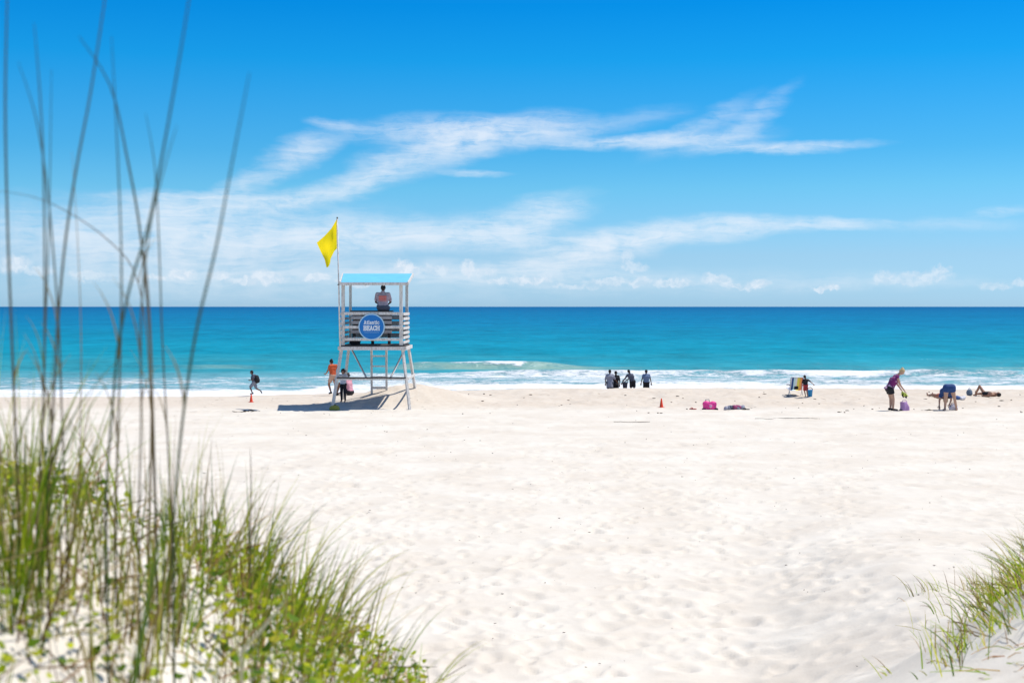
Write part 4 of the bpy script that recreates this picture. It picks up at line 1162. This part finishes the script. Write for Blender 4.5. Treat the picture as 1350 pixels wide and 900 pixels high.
        rb.blade(pts, [w * (1 - .8 * (i / (k - 1)) ** 2.5) for i in range(k)], col, face=(.3, -1, 0), tip=tip)
        root = empty(name, pts[0], 0, label=label, cat='grass stalk', group='tall sea oat stalks on the left dune')
        me = rb.mesh(); me.transform(Matrix.Translation(-pts[0]))
        link('stem', me, SM, root)
        # a sheath leaf or two low on the stem
        r3 = random.Random(int(path[0][0]))
        for i0 in r3.sample(range(4, 13), r3.choice((0, 1, 1, 2))):
            lf = Ribbons()
            b = pts[i0]; sg = r3.choice((-1, 1)); L = r3.uniform(.10, .26)
            q = [b + Vector((sg * L * (.10 * t + .18 * t * t), .02 * t, L * (t - .25 * t * t))) for t in [j / 6 for j in range(7)]]
            lf.blade(q, [w * .9 * (1 - (j / 6) ** 2 * .9) for j in range(7)], r3.choice([GREENS[0], STRAW[3], STRAW[1]]), tip=STRAW[0])
            me = lf.mesh(); me.transform(Matrix.Translation(-pts[0])); link('leaf', me, SM, root)
        return root
    BR, DG = (.10, .07, .045), (.035, .06, .03); BT = (.03, .06, .06)
    stalk([(25, 690), (20, 560), (15, 430), (10, 300), (7, 150), (9, 20), (12, -60)], 2.9, .010, BR, DG, 'tall stalk rising past the frame top, leftmost of all stalks')
    stalk([(48, 690), (56, 560), (59, 430), (58, 250), (53, 130), (45, 30)], 2.9, .0085, BR, DG, 'straight tall stalk with tip bent slightly left, second stalk from the left edge')
    stalk([(88, 700), (82, 560), (78, 440), (70, 330), (60, 230), (46, 150), (24, 82)], 3.0, .0075, BR, DG, 'stalk whose tip bends far left, crossing the straight stalks near the left edge')
    stalk([(50, 700), (55, 580), (60, 430), (64, 320), (66, 220), (68, 92)], 3.2, .0065, BR, DG, 'slim upright stalk right of the two at the left edge, tip at mid sky')
    stalk([(62, 700), (68, 580), (76, 430), (86, 320), (101, 220), (119, 125), (138, 0), (145, -60)], 2.8, .0095, BR, DG, 'long stalk leaning right and leaving the frame top at left')
    stalk([(104, 690), (106, 560), (107, 450), (103, 330), (95, 200)], 3.6, .005, BR, STRAW[1], 'thin short stalk between the crossing leaning stalks, tip low in the sky')
    stalk([(206, 720), (202, 560), (196, 420), (184, 300), (168, 210), (146, 115), (104, 48)], 3.0, .010, BR, DG, 'dark stalk arching left at its tip, rooted under the leaning group')
    stalk([(152, 700), (155, 580), (159, 450), (160, 340), (155, 200), (147, 48)], 3.0, .0085, BR, DG, 'upright stalk behind the one arching left, tip near the sky top')
    stalk([(140, 640), (148, 540), (156, 455), (172, 375), (195, 300), (213, 210), (231, 110), (249, 0), (256, -60)], 2.6, .0095, DG, BT, 'long blade leaning right past the frame top, between the arching stalk and the rightmost one')
    stalk([(228, 730), (222, 600), (214, 450), (210, 330), (204, 220), (192, 150)], 3.3, .007, BR, DG, 'dark upright stalk with pointed tip left of the rightmost leaning blade')
    stalk([(228, 690), (240, 560), (258, 440), (284, 330), (304, 225), (329, 96)], 2.6, .010, DG, BT, 'broad blade leaning right, rightmost of the tall stalks')
    stalk([(205, 700), (200, 560), (193, 440), (178, 360), (142, 316), (92, 281), (42, 259), (-20, 250)], 3.6, .0055, (.14, .11, .07), STRAW[3], 'thin stalk arching over to the left edge in a wide bow')
    stalk([(182, 700), (186, 560), (186, 420), (196, 310), (213, 235), (233, 166)], 2.8, .0075, BR, DG, 'short blade leaning right beside the pointed upright stalk')
    stalk([(196, 720), (199, 600), (200, 500), (196, 400), (190, 330)], 3.2, .011, (.16, .12, .07), BR, 'thick brown stem rising under the pointed upright stalk')
    stalk([(330, 690), (331, 640), (330, 590)], 5.0, .007, (.20, .14, .09), STRAW[3], 'short brown stem standing up from the grass against the sand')
    stalk([(176, 905), (190, 820), (205, 740), (222, 660)], 2.3, .016, (.09, .17, .02), (.14, .22, .04), 'broad fresh green blade at the bottom left, leaning right')
    stalk([(318, 858), (340, 835), (362, 808), (376, 790)], 3.4, .014, (.55, .50, .36), (.60, .55, .42), 'pale dry leaf lying slanted over the creeper leaves', name='fallen_reed')

    rb = Ribbons(); r4 = random.Random(8)
    for p in feet:
        tuft(rb, r4, p.x, p.y, 9, .12, .42, (.08, 0), .75, .06, dry=.62, w=(.003, .007))
        tuft(rb, r4, p.x, p.y, 2, .4, .75, (.1, 0), .25, .04, dry=.5, w=(.003, .006))
    link('stalk_foot_grass', rb.mesh(), LM, label='brown and green grass round the feet of the tall stalks', cat='grass', kind='stuff')

# ------------------------------------------------------------------ sky, sun, camera
SUN_EL, SUN_AZ = R(64), R(18)          # azimuth measured from +x (right) towards +y (out to sea)
def build_world():
    w = bpy.data.worlds.new('World'); SC.world = w; w.use_nodes = True
    n = NT(w.node_tree); bg = w.node_tree.nodes['Background']
    sky = n.new('ShaderNodeTexSky', sky_type='NISHITA'); sky.sun_disc = False
    sky.sun_elevation = SUN_EL; sky.sun_rotation = math.pi / 2 - SUN_AZ
    sky.air_density = 1.0; sky.dust_density = .3; sky.ozone_density = 2.
    D = n.v('NORMALIZE', n.new('ShaderNodeTexCoord').outputs['Generated'])
    x, y, z = n.sep(D)
    az = n.m('ARCTAN2', x, y); el = n.m('ARCSINE', z)
    # clear-air colour graded by elevation (deep azure aloft, pale at the horizon)
    tint = n.ramp(n.mapr(el, 0., .5, smooth=False), TINT)
    skyc = n.v('MULTIPLY', sky.outputs[0], n.v('SCALE', tint, scale=1.76))
    K = 1 / F * 100                      # one unit = 100 photo pixels of angle
    u = n.m('DIVIDE', az, K); v = n.m('DIVIDE', el, K)
    P = n.comb(u, v, 0.)
    wob = n.v('SUBTRACT', n.noise(n.mapping(P, rot=(0, 0, R(-12)), scale=(.55, 1.5, 1)), 1.6, 5, .6, color=True), (.5, .5, .5))
    Pc = n.v('ADD', P, n.v('MULTIPLY', wob, (.75, .26, 0)))
    wob2 = n.v('SUBTRACT', n.noise(P, 5.5, 6, .65, color=True), (.5, .5, .5))
    Pp = n.v('ADD', P, n.v('MULTIPLY', wob2, (.26, .26, 0)))
    def ellipse(Q, px, py, a, b, ang, op, soft=0.):
        q = n.mapping(Q, ((math.atan((px - CX) / F)) / K, (math.atan((HY - py) / F)) / K, 0), (0, 0, R(ang)), (a / 100, b / 100, 1), 'TEXTURE')
        return n.mapr(n.v('LENGTH', q), 1., soft, 0., op)
    tot = None
    for e in CIRRUS:
        m_ = ellipse(Pc, *e); tot = m_ if tot is None else n.m('ADD', tot, m_)
    fib = n.noise(n.mapping(Pc, rot=(0, 0, R(-14)), scale=(.9, 7.5, 1)), 1.7, 9, .68, .6)
    soft = n.noise(Pc, 1.9, 6, .6)
    tex = n.m('ADD', n.m('MULTIPLY', fib, .9), n.m('MULTIPLY', soft, .9))
    ci = n.m('MULTIPLY', tot, n.mapr(tex, .52, 1.22, .10, 1.45))
    ci = n.m('SUBTRACT', 1., n.m('EXPONENT', n.m('MULTIPLY', ci, -.95)))
    pf = None
    for e in PUFFS:
        m_ = ellipse(Pp, *e, .45); pf = m_ if pf is None else n.m('MAXIMUM', pf, m_)
    lump = n.noise(Pp, 9., 6, .6)
    pf = n.m('MULTIPLY', pf, n.mapr(lump, .25, .6, .25, .85))
    front = n.mapr(y, .2, .5)
    ci = n.m('MULTIPLY', ci, front); pf = n.m('MULTIPLY', pf, front)
    col = n.mix(ci, skyc, CLOUD)
    shade = n.mix(n.mapr(lump, .35, .65), CLOUD2, CLOUD)
    col = n.mix(pf, col, shade)
    n.set(bg.inputs[0], col); bg.inputs[1].default_value = .1

CLOUD = (7.6, 8.0, 8.6, 1); CLOUD2 = (6.0, 6.8, 7.8, 1)
TINT = [(.0105, (.29, .51, .91)), (.07, (.275, .46, .75)), (.164, (.175, .46, .67)), (.216, (.105, .42, .65)), (.342, (.018, .39, .67)), (.419, (.004, .345, .665)), (.75, (.22, .40, .58)), (1, (.40, .46, .54))]
CIRRUS = [
 (560, 172, 165, 26, 2, .7), (640, 180, 130, 30, 7, .75), (560, 205, 150, 36, 17, .75), (470, 240, 130, 26, 20, .5), (398, 200, 75, 26, 16, .75), (335, 240, 100, 22, 22, .5),
 (440, 166, 50, 9, -4, .5), (720, 178, 100, 20, 4, .55), (840, 187, 180, 13, 2, .85), (925, 168, 110, 22, 25, .36), (1008, 152, 75, 20, 38, .24), (985, 165, 60, 24, 30, .18), (1040, 198, 145, 12, 0, .8), (950, 190, 100, 20, 8, .4),
 (622, 230, 66, 8, 0, .5), (730, 160, 100, 22, 0, .35), (820, 160, 120, 20, 8, .2),
 (215, 262, 150, 12, 2, .6), (250, 275, 170, 24, 4, .55), (390, 262, 150, 20, 9, .6), (100, 310, 260, 62, 0, .55), (300, 310, 300, 62, 2, .75), (520, 308, 270, 34, 3, .8), (705, 285, 110, 36, 14, .8), (660, 318, 200, 22, 0, .7),
 (890, 307, 190, 25, 3, .95), (800, 325, 120, 28, 6, .75), (1010, 300, 90, 17, 0, .6), (1105, 296, 90, 13, 0, .75), (750, 345, 90, 28, 0, .75), (690, 352, 80, 18, 0, .5),
 (1325, 284, 55, 9, 4, .4), (1250, 300, 130, 14, 0, .22), (560, 356, 230, 26, 0, .45), (250, 356, 320, 44, 0, .4), (900, 372, 420, 26, 0, .22), (400, 385, 600, 26, 0, .18), (620, 366, 420, 16, 0, .30), (280, 366, 260, 14, 0, .25), (1180, 374, 200, 14, 0, .2),
]
PUFFS = [
 (530, 351, 15, 13, 0, .95), (543, 357, 16, 9, 0, .8), (617, 353, 13, 13, 0, .75), (640, 357, 22, 8, 0, .5), (832, 351, 26, 9, 0, .5), (828, 340, 12, 14, 0, .45), (240, 363, 24, 8, 0, .75), (205, 367, 22, 6, 0, .55),
 (340, 369, 50, 8, 0, .7), (355, 362, 22, 9, 0, .6), (420, 366, 26, 7, 0, .6), (290, 364, 16, 8, 0, .6), (700, 369, 36, 8, 0, .7), (655, 371, 22, 6, 0, .6), (575, 355, 30, 9, 0, .5), (800, 371, 40, 7, 0, .6), (845, 372, 22, 8, 0, .6),
 (890, 373, 34, 8, 0, .65), (945, 370, 26, 10, 0, .65), (1000, 374, 18, 9, 0, .8), (975, 378, 40, 6, 0, .6), (1080, 381, 16, 5, 0, .7), (1098, 380, 14, 6, 0, .75), (1165, 366, 18, 9, 0, .55), (1220, 366, 44, 9, 0, .55), (1238, 358, 17, 8, 0, .65), (1190, 372, 50, 7, 0, .4),
 (1310, 379, 26, 7, 0, .5), (1345, 374, 16, 7, 0, .5), (20, 352, 26, 14, 0, .75), (52, 360, 26, 9, 0, .6), (120, 364, 40, 8, 0, .5), (160, 370, 40, 6, 0, .4), (470, 372, 40, 6, 0, .5), (760, 378, 60, 5, 0, .4),
]

def build_sun():
    l = bpy.data.lights.new('sun', 'SUN'); l.energy = 4.0; l.angle = R(.53); l.color = (1, .945, .86)
    o = bpy.data.objects.new('sun', l); COL.objects.link(o)
    d = Vector((math.cos(SUN_EL) * math.cos(SUN_AZ), math.cos(SUN_EL) * math.sin(SUN_AZ), math.sin(SUN_EL)))
    o.rotation_euler = d.to_track_quat('Z', 'Y').to_euler(); o.location = (20, 20, 60)

def build_camera():
    c = bpy.data.cameras.new('camera'); o = bpy.data.objects.new('camera', c); COL.objects.link(o)
    c.sensor_width = 36; c.lens = 50; c.clip_start = .1; c.clip_end = 60000
    c.shift_y = -(450 - HY) / 1350
    o.location = (0, 0, EYE); o.rotation_euler = (R(90), 0, 0)
    c.dof.use_dof = True; c.dof.focus_distance = 54; c.dof.aperture_fstop = 4.2
    SC.camera = o

build_people()
build_tower()
build_props()
build_sand()
build_sea()
build_plants()
build_world()
build_sun()
build_camera()
vs = SC.view_settings
vs.view_transform = 'Standard'; vs.look = 'None'; vs.exposure = .22; vs.gamma = 1.; vs.use_curve_mapping = False
SC.cycles.max_bounces = 8
